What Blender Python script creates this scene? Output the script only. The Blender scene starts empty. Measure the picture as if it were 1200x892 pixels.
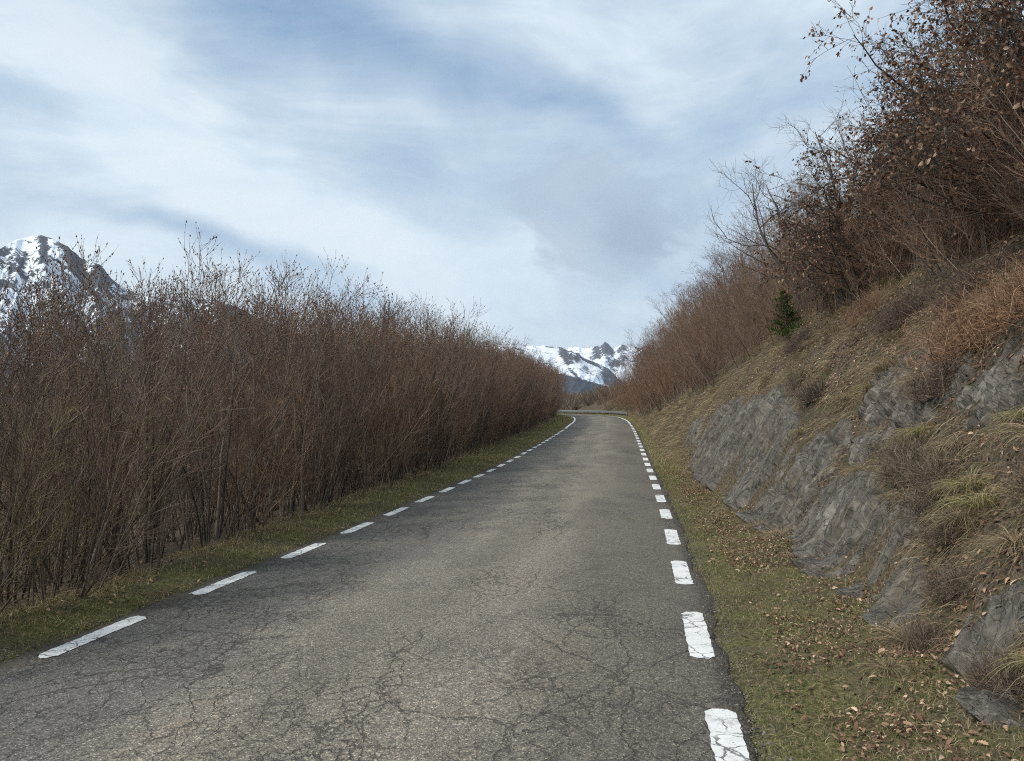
import bpy, math, random
import numpy as np
from mathutils import Vector

random.seed(7)
RNG = np.random.default_rng(7)
R = math.radians
scene = bpy.context.scene

# ------------------------------------------------------------------ camera
CAM_Z, PITCH, YAW = 1.6, 2.4, 9.67
cam_data = bpy.data.cameras.new("camera")
cam_data.sensor_width = 36.0
cam_data.lens = 26.4
cam_data.clip_start = 0.05
cam_data.clip_end = 30000
cam = bpy.data.objects.new("camera", cam_data)
cam.location = (0, 0, CAM_Z)
cam.rotation_euler = (R(90 + PITCH), 0, R(YAW))
scene.collection.objects.link(cam)
scene.camera = cam

# ------------------------------------------------------------------ light
SUN_EL, SUN_AZ = 46.0, 230.0        # azimuth clockwise from +Y (the road's direction): behind left
SKY_STRENGTH = 0.10
SUN_STRENGTH = 2.4
scene.view_settings.view_transform = 'Standard'
scene.view_settings.look = 'None'
scene.view_settings.exposure = 0.80
scene.view_settings.gamma = 1.0
scene.cycles.filter_width = 1.1
scene.cycles.use_denoising = False
scene.cycles.max_bounces = 4
scene.cycles.sample_clamp_indirect = 1.5
scene.cycles.sample_clamp_direct = 3.0
scene.view_settings.use_curve_mapping = False
sd = bpy.data.lights.new("sun", 'SUN')
sd.energy = SUN_STRENGTH
sd.angle = R(7)
sd.color = (1.0, 0.95, 0.87)
sun = bpy.data.objects.new("sun", sd)
sv = Vector((math.sin(R(SUN_AZ)) * math.cos(R(SUN_EL)), math.cos(R(SUN_AZ)) * math.cos(R(SUN_EL)), math.sin(R(SUN_EL))))
sun.rotation_euler = sv.to_track_quat('Z', 'Y').to_euler()
scene.collection.objects.link(sun)


class NT:
    """small helper to write node trees"""
    def __init__(s, tree):
        s.t = tree; tree.nodes.clear()
    def n(s, typ, ins=None, **kw):
        nd = s.t.nodes.new(typ)
        for k, v in kw.items():
            setattr(nd, k, v)
        if ins:
            for k, v in ins.items():
                s.put(nd.inputs[k], v)
        return nd
    def put(s, sock, v):
        if isinstance(v, bpy.types.Node): v = v.outputs[0]
        if isinstance(v, bpy.types.NodeSocket): s.t.links.new(v, sock)
        else:
            if isinstance(v, (tuple, list)) and len(v) == 3 and sock.type == 'RGBA': v = (*v, 1)
            sock.default_value = v
    def math(s, op, a, b=None, c=None, clamp=False):
        nd = s.n('ShaderNodeMath', operation=op); nd.use_clamp = clamp
        for i, v in enumerate((a, b, c)):
            if v is not None: s.put(nd.inputs[i], v)
        return nd.outputs[0]
    def vm(s, op, a, b=None, out=0):
        nd = s.n('ShaderNodeVectorMath', operation=op)
        s.put(nd.inputs[0], a)
        if b is not None: s.put(nd.inputs[1], b)
        return nd.outputs[out]
    def mix(s, f, a, b, blend='MIX'):
        nd = s.n('ShaderNodeMix', data_type='RGBA', blend_type=blend, clamp_factor=True)
        s.put(nd.inputs[0], f); s.put(nd.inputs[6], a); s.put(nd.inputs[7], b)
        return nd.outputs[2]
    def noise(s, vec, scale, detail=4, rough=.55, dist=0.0, out=0):
        nd = s.n('ShaderNodeTexNoise', {'Vector': vec, 'Scale': scale, 'Detail': detail, 'Roughness': rough, 'Distortion': dist})
        return nd.outputs[out]
    def ss(s, v, a, b, t0=0.0, t1=1.0):
        nd = s.n('ShaderNodeMapRange', {'Value': v, 'From Min': a, 'From Max': b, 'To Min': t0, 'To Max': t1}, interpolation_type='SMOOTHSTEP')
        return nd.outputs[0]
    def ramp(s, f, stops, interp='LINEAR'):
        nd = s.n('ShaderNodeValToRGB', {'Fac': f}); cr = nd.color_ramp; cr.interpolation = interp
        while len(cr.elements) < len(stops): cr.elements.new(.5)
        for e, (p, c) in zip(cr.elements, stops):
            e.position = p; e.color = (*c, 1)
        return nd.outputs[0]
    def mapping(s, vec, loc=(0, 0, 0), rot=(0, 0, 0), scale=(1, 1, 1), typ='POINT'):
        return s.n('ShaderNodeMapping', {'Vector': vec, 'Location': loc, 'Rotation': rot, 'Scale': scale}, vector_type=typ).outputs[0]


# ------------------------------------------------------------------ sky: Nishita seen through thin, broken cloud
world = bpy.data.worlds.new("World")
scene.world = world
world.use_nodes = True
k = NT(world.node_tree)
sky = k.n('ShaderNodeTexSky', sky_type='NISHITA', sun_disc=False, sun_elevation=R(SUN_EL), sun_rotation=R(SUN_AZ),
          altitude=900, air_density=1.0, dust_density=1.5, ozone_density=1.5)
gen = k.n('ShaderNodeTexCoord').outputs['Generated']
sep = k.n('ShaderNodeSeparateXYZ', {0: gen})
dx, dy, dz = sep.outputs
az = k.math('MULTIPLY', k.math('ARCTAN2', dx, dy), 57.2958)      # degrees right of the road
el = k.math('MULTIPLY', k.math('ARCSINE', dz), 57.2958)
ae = k.n('ShaderNodeCombineXYZ', {0: az, 1: el, 2: 0.0}).outputs[0]
den = k.math('ADD', k.math('MAXIMUM', dz, 0.0), 0.16)
pl = k.n('ShaderNodeCombineXYZ', {0: k.math('DIVIDE', dx, den), 1: k.math('DIVIDE', dy, den), 2: 0.0}).outputs[0]
wob = k.n('ShaderNodeTexNoise', {'Vector': ae, 'Scale': .055, 'Detail': 3}).outputs['Color']
aew = k.vm('ADD', ae, k.vm('MULTIPLY', k.vm('SUBTRACT', wob, (.5, .5, .5)), (16, 10, 0)))
def blob(a, e, sa, se, rot, soft=0.0):
    """elliptic patch of sky centred at azimuth a, elevation e"""
    m = k.mapping(aew, loc=(a, e, 0), rot=(0, 0, R(rot)), scale=(sa, se, 1), typ='TEXTURE')
    ln = k.vm('LENGTH', m, out=1)
    return k.ss(ln, 1.0, soft, 0.0, 1.0)
streak = k.noise(k.mapping(ae, rot=(0, 0, R(24)), scale=(.030, .085, 1)), 1.3, 6, .58, .6)
fine = k.noise(k.mapping(aew, rot=(0, 0, R(38)), scale=(.07, .13, 1)), 1.5, 8, .62, .5)
cover = k.math('ADD', k.math('MULTIPLY', k.math('SUBTRACT', streak, .5), 1.1), k.math('MULTIPLY', k.math('SUBTRACT', fine, .5), .55))
cover = k.math('ADD', cover, .76)
for (a, e, sa, se, rot, w) in (
        # blue gaps (negative) and thicker cloud (positive)
        (-29, 27.5, 17, 6.5, -22, -.58), (-15, 24.5, 13, 5.5, -12, -.42), (-4, 21.5, 9, 3.5, -30, -.40), (-18, 17.0, 8, 3.5, -35, -.26),
        (-31, 12.6, 17, 1.8, -7, -.50), (-19, 8.8, 14, 1.8, -10, -.34),
        (9, 17, 8, 8, 10, -.28), (12, 24, 12, 6, 0, -.18),
        (-40, 21, 12, 6, -10, .30), (-26, 15, 24, 4.0, -17, .28), (-9, 11, 14, 4.5, -12, .25), (-12, 4, 34, 6.5, 0, .40), (-44, 10.5, 12, 2.5, -5, .2)):
    cover = k.math('ADD', cover, k.math('MULTIPLY', blob(a, e, sa, se, rot), w))
cover = k.math('MULTIPLY', cover, 1.0, clamp=True)
# cloud colour: bright veil, one grey puff right of centre
grey = k.math('MULTIPLY', k.ss(k.math('ADD', blob(-2.4, 14.2, 12, 7.0, -16, 0), k.math('MULTIPLY', k.math('SUBTRACT', fine, .5), 2.2)), .18, .62), k.math('MULTIPLY', k.ss(blob(-2.4, 14.2, 13, 8.0, -16, 0), .08, .30), k.ss(streak, .3, .7, .75, 1.0)))
g2 = k.math('MULTIPLY', blob(-38, 25, 15, 8, 0), .30)
g3 = k.math('MULTIPLY', blob(5, 9.5, 7, 6, 20), .25)
gm = k.math('ADD', k.math('ADD', grey, g2), g3, clamp=True)
CK = 5.05
white = k.mix(k.ss(streak, .35, .7), (.74 * CK, .89 * CK, 1.02 * CK), (.93 * CK, 1.05 * CK, 1.13 * CK))
shade = k.mix(k.ss(k.math('ADD', blob(-.8, 13.8, 8.5, 5.0, -20, 0), k.math('MULTIPLY', k.math('SUBTRACT', fine, .5), 1.4)), .2, .95), (.59 * CK, .70 * CK, .84 * CK), (.43 * CK, .53 * CK, .67 * CK))
cloud = k.mix(k.math('MULTIPLY', gm, .95), white, shade)
BL = k.mix(1.0, sky.outputs[0], (.50, .60, .62), 'MULTIPLY')
BL = k.mix(.72, BL, (.33 * CK, .52 * CK, .78 * CK))
cover2 = k.math('MAXIMUM', cover, k.math('MULTIPLY', grey, .95))
skyc = k.mix(cover2, BL, cloud)
under = k.ss(dz, -.06, 0.0)
skyc = k.mix(under, (1.2, 1.25, 1.3), skyc)
bg = k.n('ShaderNodeBackground', {'Color': skyc, 'Strength': SKY_STRENGTH})
k.n('ShaderNodeOutputWorld', {'Surface': bg})

# ------------------------------------------------------------------ helpers
def link(o, parent=None):
    scene.collection.objects.link(o)
    if parent is not None: o.parent = parent
    return o

def tag(o, label=None, cat=None, group=None, kind=None):
    if label: o['label'] = label
    if cat: o['category'] = cat
    if group: o['group'] = group
    if kind: o['kind'] = kind
    return o

def mesh(name, V, FS, mats=None, smooth=True, fmat=None):
    """V (n,3); FS list of int arrays (m,k)"""
    V = np.asarray(V, dtype=np.float32)
    FS = [np.asarray(f, dtype=np.int32) for f in FS if len(f)]
    me = bpy.data.meshes.new(name)
    me.vertices.add(len(V)); me.vertices.foreach_set('co', V.ravel())
    nl = sum(f.size for f in FS); nf = sum(len(f) for f in FS)
    me.loops.add(nl); me.polygons.add(nf)
    me.loops.foreach_set('vertex_index', np.concatenate([f.ravel() for f in FS]))
    tot = np.concatenate([np.full(len(f), f.shape[1], dtype=np.int32) for f in FS])
    st = np.concatenate([[0], np.cumsum(tot)[:-1]]).astype(np.int32)
    me.polygons.foreach_set('loop_start', st)
    me.polygons.foreach_set('loop_total', tot)
    me.polygons.foreach_set('use_smooth', np.full(nf, bool(smooth)))
    if fmat is not None: me.polygons.foreach_set('material_index', np.asarray(fmat, dtype=np.int32))
    for m in (mats or []): me.materials.append(m)
    me.update(calc_edges=True)
    return me

def obj(name, me, parent=None, loc=(0, 0, 0)):
    o = bpy.data.objects.new(name, me); o.location = loc
    return link(o, parent)

def attr(me, name, vals, typ='FLOAT'):
    a = me.attributes.new(name, typ, 'POINT')
    if typ == 'FLOAT': a.data.foreach_set('value', np.asarray(vals, dtype=np.float32))
    else: a.data.foreach_set('vector', np.asarray(vals, dtype=np.float32).ravel())

def uvmap(me, UV):
    li = np.empty(len(me.loops), dtype=np.int32); me.loops.foreach_get('vertex_index', li)
    l = me.uv_layers.new(name='UVMap'); l.data.foreach_set('uv', np.asarray(UV, dtype=np.float32)[li].ravel())

def grid_faces(nr, nc):
    i = np.arange(nr - 1)[:, None] * nc + np.arange(nc - 1)[None, :]
    i = i.ravel()
    return np.stack([i, i + 1, i + nc + 1, i + nc], 1)

def sst(x, a, b):
    t = np.clip((x - a) / (b - a), 0, 1); return t * t * (3 - 2 * t)

def _h(ix, iy, seed):
    n = (ix.astype(np.int64) * 374761393 + iy.astype(np.int64) * 668265263 + seed * 1274126177) & 0xffffffff
    n = ((n ^ (n >> 13)) * 1274126177) & 0xffffffff
    return ((n ^ (n >> 16)) & 0xffff) / 65535.0
def vnoise(x, y, seed=0):
    x = np.asarray(x, float); y = np.asarray(y, float)
    ix = np.floor(x); iy = np.floor(y); fx = x - ix; fy = y - iy
    fx = fx * fx * fx * (fx * (fx * 6 - 15) + 10); fy = fy * fy * fy * (fy * (fy * 6 - 15) + 10)
    a = _h(ix, iy, seed); b = _h(ix + 1, iy, seed); c = _h(ix, iy + 1, seed); d = _h(ix + 1, iy + 1, seed)
    return (a + (b - a) * fx + (c - a) * fy + (a - b - c + d) * fx * fy) * 2 - 1
def fbm(x, y, oct=4, seed=0, gain=.5):
    s = 0; a = 1.0
    for i in range(oct):
        s = s + a * vnoise(x * 2 ** i + i * 17.3, y * 2 ** i - i * 9.1, seed + i); a *= gain
    return s
def ridged(x, y, oct=4, seed=0):
    s = 0; a = 1.0
    for i in range(oct):
        s = s + a * (1 - 2 * np.abs(vnoise(x * 2 ** i + i * 7.7, y * 2 ** i + i * 3.1, seed + i))); a *= .5
    return s

F = 880.0 * 1.0
def pix_dir(px, py):
    """direction in the world of a point of the photograph (1200 x 892)"""
    v = Vector(((px - 600) / F, -(py - 446) / F, -1.0))
    v = cam.rotation_euler.to_matrix() @ v
    return v

# ------------------------------------------------------------------ the road's line
CP = np.array([(-1.72, -12, 0), (-1.72, 0, 0), (-1.72, 12, 0), (-1.90, 23, .05), (-2.30, 40, .36), (-2.72, 53, .68), (-3.35, 65, .95), (-4.6, 75, 1.16),
               (-7.5, 83.5, 1.3), (-13, 90, 1.38), (-21, 93.5, 1.38), (-31, 94, 1.3), (-48, 91, 1.0), (-85, 80, .3)], float)
def catmull(P, step=.25):
    out = []
    for i in range(1, len(P) - 2):
        p0, p1, p2, p3 = P[i - 1], P[i], P[i + 1], P[i + 2]
        n = max(2, int(np.linalg.norm(p2 - p1) / step))
        t = np.linspace(0, 1, n, endpoint=False)[:, None]
        m1 = (p2 - p0) / 2 * (np.linalg.norm(p2 - p1) / (np.linalg.norm(p2 - p0) / 2)); m2 = (p3 - p1) / 2 * (np.linalg.norm(p2 - p1) / (np.linalg.norm(p3 - p1) / 2))
        out.append((2 * t**3 - 3 * t**2 + 1) * p1 + (t**3 - 2 * t**2 + t) * m1 + (-2 * t**3 + 3 * t**2) * p2 + (t**3 - t**2) * m2)
    return np.concatenate(out)
PATH = catmull(np.concatenate([[CP[0] - (0, 12, 0)], CP, [CP[-1] + (-40, -10, 0)]]))
TAN = np.gradient(PATH[:, :2], axis=0); TAN /= np.linalg.norm(TAN, axis=1)[:, None]
SLEN = np.concatenate([[0], np.cumsum(np.linalg.norm(np.diff(PATH[:, :2], axis=0), axis=1))])
S0 = SLEN[np.argmin(np.abs(PATH[:, 1]))]; SLEN = SLEN - S0       # s = 0 beside the camera
HW = 2.35                                                        # half width of the asphalt
def road_at(s, u, dz=0.0):
    s = np.asarray(s, float); u = np.asarray(u, float)
    x = np.interp(s, SLEN, PATH[:, 0]); y = np.interp(s, SLEN, PATH[:, 1]); z = np.interp(s, SLEN, PATH[:, 2])
    tx = np.interp(s, SLEN, TAN[:, 0]); ty = np.interp(s, SLEN, TAN[:, 1])
    crown = -.012 * np.abs(u) ** 1.0
    return np.stack([x + ty * u, y - tx * u, z + crown + dz + 0 * u], -1)
def near(x, y):
    """(s, u) of points beside the road; u grows to the right"""
    x = np.asarray(x, float).ravel(); y = np.asarray(y, float).ravel()
    s = np.empty(len(x)); u = np.empty(len(x))
    P = PATH[::2, :2]; T = TAN[::2]; S = SLEN[::2]
    for i in range(0, len(x), 20000):
        d2 = (x[i:i + 20000, None] - P[None, :, 0]) ** 2 + (y[i:i + 20000, None] - P[None, :, 1]) ** 2
        j = np.argmin(d2, 1)
        ex = x[i:i + 20000] - P[j, 0]; ey = y[i:i + 20000] - P[j, 1]
        along = ex * T[j, 0] + ey * T[j, 1]
        s[i:i + 20000] = S[j] + np.clip(along, -.5, .5)
        side = ex * T[j, 1] - ey * T[j, 0]
        u[i:i + 20000] = np.where(np.abs(along) < .6, side, np.sign(side) * np.sqrt(d2[np.arange(len(j)), j]))
    return s, u
FOOT_S = [-15, 3, 6, 9, 12, 16, 20, 30, 50, 70]
FOOT_W = [1.35, 1.35, 1.28, 1.15, .98, .80, .66, .55, .50, .6]
def vwid(s): return np.interp(s, [-10, 4, 10, 25, 50, 80], [.50, .55, .78, 1.45, 1.7, 1.9])
# ------------------------------------------------------------------ where rock stands out of the bank: corners (x, y), label, seed, shape
def poly_sd(x, y, poly):
    P = np.array(poly, float); n = len(P)
    d = np.full(x.shape, 1e9); ins = np.zeros(x.shape, bool)
    for i in range(n):
        a = P[i]; b = P[(i + 1) % n]; e = b - a
        t = np.clip(((x - a[0]) * e[0] + (y - a[1]) * e[1]) / (e @ e), 0, 1)
        d = np.minimum(d, np.hypot(x - a[0] - t * e[0], y - a[1] - t * e[1]))
        c_ = ((a[1] > y) != (b[1] > y)) & (x < (b[0] - a[0]) * (y - a[1]) / (b[1] - a[1] + 1e-12) + a[0])
        ins ^= c_
    return np.where(ins, d, -d)

OUTCROPS = []; ROCKS = []
def OC(poly, *a, **kw):
    OUTCROPS.append(((poly,) + a, kw)); ROCKS.append([(q_[1], q_[0] * 1.78) for q_ in poly])
OC([(1.22, 19.5), (1.30, 16), (1.40, 13.2), (1.46, 10.7), (1.85, 10.6), (2.12, 11.5), (2.5, 12.3), (2.75, 14.2), (2.62, 17.3), (2.3, 20.6), (1.7, 21.4)],
        "widest dark grey slab of rock in the bank, streaked with steep seams", 11, .10, (.55, 1.9), .24, .017)
OC([(1.74, 9.25), (1.52, 7.9), (1.60, 7.05), (1.64, 5.75), (1.88, 5.60), (2.06, 5.95), (2.28, 7.0), (2.46, 8.4), (2.36, 9.8), (2.02, 9.6)],
        "grey slanted rock slab with a mossy black split, rising right from the leaf strewn verge", 23, .11, (.42, 1.5), .26, .011)
OC([(2.00, 11.6), (2.05, 10.4), (2.30, 9.7), (2.68, 10.2), (2.62, 11.5), (2.3, 11.7)],
        "pale narrow rock strip between the two large slabs of the bank", 37, .09, (.22, .9), .34, .011, gap=1.4)
OC([(2.72, 10.1), (2.70, 8.6), (2.80, 7.9), (3.15, 7.9), (3.40, 8.6), (3.42, 10.1), (3.1, 10.7)],
        "flaky outcrop of thin pale leaves high on the bank among dry grass", 41, .05, (.075, .30), 1.1, .011, soft=.16, jag=.14, gap=1.5)
OC([(2.72, 7.0), (2.75, 6.2), (2.95, 5.7), (3.3, 5.9), (3.35, 7.2), (3.0, 7.5)],
        "splintered grey outcrop high on the bank below the brown bush", 47, .06, (.10, .42), .9, .010, soft=.12, jag=.10, gap=1.5)
OC([(1.78, 5.10), (1.76, 4.86), (1.98, 4.62), (2.24, 4.55), (2.30, 4.85), (2.08, 5.22)],
        "blue grey pointed boulder at the foot of the bank", 53, .10, (.20, .6), .35, .008, lean=.7, soft=.07, jag=.04)
OC([(1.66, 4.25), (1.68, 4.10), (1.84, 4.05), (1.96, 4.35), (1.90, 4.55), (1.78, 4.5)],
        "small grey stone half buried below the blue grey boulder", 59, .10, (.2, .5), .4, .008, soft=.06, jag=.03)
OC([(2.16, 6.9), (2.14, 6.55), (2.40, 6.3), (2.50, 6.6), (2.36, 7.0)],
        "small grey rock flake showing between dark heather clumps", 61, .06, (.12, .4), .6, .010, soft=.07, jag=.05)
OC([(1.46, 10.9), (1.54, 9.6), (1.80, 9.2), (2.22, 9.8), (2.25, 10.6), (1.95, 11.1)],
        "low dark rock joint at the foot of the bank between the two large slabs", 67, .07, (.22, .8), .4, .011)
OC([(2.40, 9.6), (2.45, 9.0), (2.68, 8.7), (2.72, 9.6), (2.6, 10.0)],
        "narrow rock rib above the split slab, nearly grown over with grass", 71, .05, (.12, .5), .6, .011, soft=.12, jag=.1)
OC([(1.30, 22.6), (1.30, 20.6), (1.70, 21.4), (2.0, 22.6), (1.8, 24.5), (1.45, 24.6)],
        "farthest grey rock patch low on the bank, past the widest slab", 73, .06, (.3, .9), .4, .02, soft=.15, jag=.12)
def rock_sd(x, y):
    b = x * 1.78; r = np.full(np.shape(x), -9.0)
    m_ = (x > .9) & (x < 3.8) & (y > 3.5) & (y < 25.5)
    if m_.any():
        v = np.full(m_.sum(), -9.0)
        for P in ROCKS: v = np.maximum(v, poly_sd(y[m_], b[m_], P))
        r[m_] = v
    return r
def in_rock(x, y, grow=0.0): return rock_sd(x, y) > -grow

def height(x, y, rough=True):
    shp = np.shape(x)
    x = np.asarray(x, float).ravel(); y = np.asarray(y, float).ravel()
    s, u = near(x, y)
    zr = np.interp(s, SLEN, PATH[:, 2])
    # right: verge, cut bank, hillside
    ur = u - HW
    B = np.interp(s, [50, 72, 84, 95], [1, .85, .5, .1])
    wob = .16 * fbm(s * .35, s * 0 + 3.1, 3, 5) + .06 * fbm(s * 1.7, s * 0, 2, 9)
    foot = np.interp(s, FOOT_S, FOOT_W) + wob * .7
    w = np.clip(ur - foot, 0, None)
    prof = np.interp(w, [0, .12, .9, 2.0, 3.0, 4.2, 8, 20, 60, 400, 3000], [0, .10, 1.35, 2.85, 3.85, 4.75, 7.0, 14.0, 30, 60, 60])
    zR = prof * B + .05 * np.clip(ur, 0, 1.2)
    # left: grass berm, then falling away
    ul = -u - HW
    vw = vwid(s)
    w2 = np.clip(ul - vw, 0, None)
    zL = .07 * sst(ul, 0, .5) - np.interp(w2, [0, 3, 12, 60, 600, 3000], [0, .75, 2.0, 12, 90, 110])
    z = zr + np.where(u > 0, zR, zL)
    # under the asphalt the ground lies a little lower
    z = z - .05 * (1 - sst(np.abs(u), HW - .12, HW + .02)) - .012 * HW * (1 - sst(np.abs(u), HW - .1, HW + 1))
    if rough:
        rr = sst(w, .05, .8) * (1 - .9 * sst(rock_sd(x, y), -.45, .0))
        z = z + rr * (.20 * fbm(x * .55, y * .55, 3, 21) + .10 * fbm(x * 2.1 - y * .3, y * 2.3, 3, 31))
        z = z + .025 * sst(ur, 0, .4) * fbm(x * 3, y * 3, 3, 41) + .03 * sst(ul, 0, .4) * fbm(x * 2.5, y * 2.5, 3, 43)
        z = z + sst(w2, .5, 4) * .25 * fbm(x * .3, y * .3, 3, 51)
    # hillside beyond the bend and, past it, ground falling to the valley
    far = sst(y, 104, 215) * (4.2 + 1.2 * fbm(x * .02, y * .02, 2, 61)) * sst(x, -75, 15)
    z = z * (1 - sst(y, 100, 200) * .6) + far
    z = np.where(y > 260, z * (1 - sst(y, 260, 800)) - 20 * sst(y, 260, 1500), z)
    return z.reshape(shp)
def hnorm(x, y):
    e = .12
    a = (height(x + e, y, False) - height(x - e, y, False)) / (2 * e); b = (height(x, y + e, False) - height(x, y - e, False)) / (2 * e)
    n = np.stack([-a, -b, np.ones_like(a)], -1); return n / np.linalg.norm(n, axis=-1, keepdims=True)
def hit(px, py):
    """where the ray through a point of the photograph meets the ground (for placing things)"""
    d = pix_dir(px, py)
    t = np.concatenate([np.arange(1, 25, .02), np.arange(25, 300, .1)])
    x = d.x * t; y = d.y * t; z = CAM_Z + d.z * t
    j = np.argmax(z < height(x, y, False))
    return (float(x[j]), float(y[j]), float(z[j]))

# ------------------------------------------------------------------ materials
MATS = {}
def material(name):
    m = bpy.data.materials.new(name); m.use_nodes = True; MATS[name] = m
    return m, NT(m.node_tree)
def finish(kk, col, rough=.85, bump=None, bstr=.5, bdist=.01, spec=.3, alpha=None, trans=None):
    p = kk.n('ShaderNodeBsdfPrincipled', {'Base Color': col, 'Roughness': rough, 'Specular IOR Level': spec})
    if bump is not None:
        kk.put(p.inputs['Normal'], kk.n('ShaderNodeBump', {'Height': bump, 'Strength': bstr, 'Distance': bdist}))
    sh = p
    if trans:
        tr = kk.n('ShaderNodeBsdfTranslucent', {'Color': col})
        sh = kk.n('ShaderNodeMixShader', {0: trans, 1: p, 2: tr})
    kk.n('ShaderNodeOutputMaterial', {'Surface': sh})
def objcoord(kk): return kk.n('ShaderNodeTexCoord').outputs['Object']

def island_mat(name, stops, rough=.8, trans=None, objvar=0.0, spec=.2):
    m, q = material(name)
    ri = q.n('ShaderNodeNewGeometry').outputs['Random Per Island']
    c = q.ramp(ri, stops)
    if objvar:
        orr = q.n('ShaderNodeObjectInfo').outputs['Random']
        c = q.mix(1.0, c, q.ramp(orr, [(0, (1 - objvar, 1 - objvar, 1 - objvar * .85)), (.5, (1, 1 - objvar * .08, 1 - objvar * .12)), (1, (1 + objvar * 1.0, 1 + objvar * .70, 1 + objvar * .2))]), 'MULTIPLY')
    finish(q, c, rough, spec=spec, trans=trans)
    return m

# ---- ground
m, q = material("ground_soil")
P = objcoord(q)
sep = q.n('ShaderNodeSeparateXYZ', {0: P})
big = q.noise(P, .5, 4); mid = q.noise(P, 3, 5); fin = q.noise(P, 40, 4, .65)
turf = q.ramp(fin, [(.3, (.034, .035, .014)), (.5, (.098, .096, .038)), (.7, (.21, .18, .085))])
litter = q.ramp(q.noise(P, 26, 5, .7), [(.3, (.018, .015, .011)), (.48, (.066, .052, .037)), (.6, (.13, .103, .073)), (.75, (.23, .185, .13))])
litter = q.mix(q.math('MULTIPLY', q.ss(q.noise(P, 2.3, 4), .55, .68), .6), litter, (.045, .05, .02))
wt = q.n('ShaderNodeAttribute', attribute_name='turf').outputs['Fac']

turf = q.mix(q.math('MULTIPLY', q.ss(q.noise(P, 1.7, 4), .42, .6), .65), turf, litter)
c = q.mix(wt, litter, turf)
c = q.mix(q.math('MULTIPLY', q.ss(mid, .5, .7), q.math('MULTIPLY', wt, .55)), c, litter)
farw = q.n('ShaderNodeAttribute', attribute_name='far').outputs['Fac']
farc = q.ramp(q.noise(P, .05, 6), [(.3, (.03, .032, .022)), (.5, (.065, .05, .032)), (.7, (.10, .075, .045))])
c = q.mix(farw, c, farc)
finish(q, c, .95, q.math('ADD', q.math('MULTIPLY', fin, .6), q.noise(P, 9, 4)), .8, .04, .15)

def axis(pts):
    out = []
    for a, b, st in pts: out.append(np.arange(a, b, st))
    return np.unique(np.round(np.concatenate(out), 4))
def geo(a, b, n): return np.geomspace(a, b, n)
ax = axis([(-12, -3.6, .16), (-3.6, .4, .5), (.4, 5.4, .055), (5.4, 12, .2)])
ax = np.unique(np.concatenate([-geo(12, 9000, 42), ax, geo(12, 9000, 42)]))
ay = axis([(-6, 2.5, .4), (2.5, 14, .075), (14, 30, .16), (30, 60, .35), (60, 112, .8)])
ay = np.unique(np.concatenate([-geo(6, 9000, 24), ay, geo(112, 9000, 46)]))
X, Y = np.meshgrid(ax, ay)
Z = height(X, Y)
s_, u_ = near(X, Y)
Vg = np.stack([X.ravel(), Y.ravel(), Z.ravel()], 1)
me = mesh("ground", Vg, [grid_faces(len(ay), len(ax))], [MATS["ground_soil"]])
ur_ = u_ - HW; ul_ = -u_ - HW
tw = np.where(u_ > 0, 1 - sst(ur_, np.interp(s_, FOOT_S, FOOT_W) - .35, np.interp(s_, FOOT_S, FOOT_W) + .25), 1 - sst(ul_, vwid(s_) - .3, vwid(s_) + .4))
attr(me, 'turf', tw * (1 - sst(np.abs(u_), 5, 9)))
attr(me, 'far', sst(np.hypot(Vg[:, 0], Vg[:, 1]), 120, 260))
tag(obj("ground", me), kind='structure')

# ---- road
m, q = material("cracked_asphalt")
P = objcoord(q)
uv = q.n('ShaderNodeUVMap').outputs[0]
us = q.n('ShaderNodeSeparateXYZ', {0: uv}).outputs[0]            # metres right of the road's middle
Pl = q.mapping(P, scale=(1, .30, 1))                             # stretched along the road
big = q.noise(Pl, .55, 4, .6, .6)
mid = q.noise(q.mapping(P, loc=(3, 7, 0), scale=(1, .55, 1)), 1.3, 5, .62, .4)
uw = q.math('ADD', us, q.math('MULTIPLY', q.math('SUBTRACT', big, .5), 2.2))
lane = q.ramp(q.ss(uw, -2.6, 2.6), [(0, (.078, .080, .084)), (.22, (.092, .093, .094)), (.36, (.146, .140, .130)), (.50, (.122, .117, .107)), (.64, (.150, .143, .132)), (.82, (.104, .099, .091)), (1, (.082, .079, .074))])
pat = q.ramp(mid, [(.30, (.72, .72, .73)), (.48, (1, 1, 1)), (.62, (1.06, 1.05, 1.02)), (.72, (1.20, 1.09, 1.02))])
c = q.mix(.85, lane, pat, 'MULTIPLY')
# aggregate: pale stones in dark binder
vo = q.n('ShaderNodeTexVoronoi', {'Vector': P, 'Scale': 140.0})
st = q.n('ShaderNodeSeparateColor', {0: vo.outputs['Color']}).outputs
sv_ = q.ramp(st[0], [(0, (.40, .40, .41)), (.45, (.82, .81, .80)), (.80, (1.12, 1.10, 1.06)), (.93, (1.5, 1.47, 1.40)), (1, (2.6, 2.5, 2.4))])
c = q.mix(1.0, c, sv_, 'MULTIPLY')
n2 = q.noise(P, 28, 4, .7)
c = q.mix(1.0, c, q.ramp(n2, [(.3, (.70, .70, .70)), (.5, (1.15, 1.15, 1.14)), (.7, (1.5, 1.47, 1.42))]), 'MULTIPLY')
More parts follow.
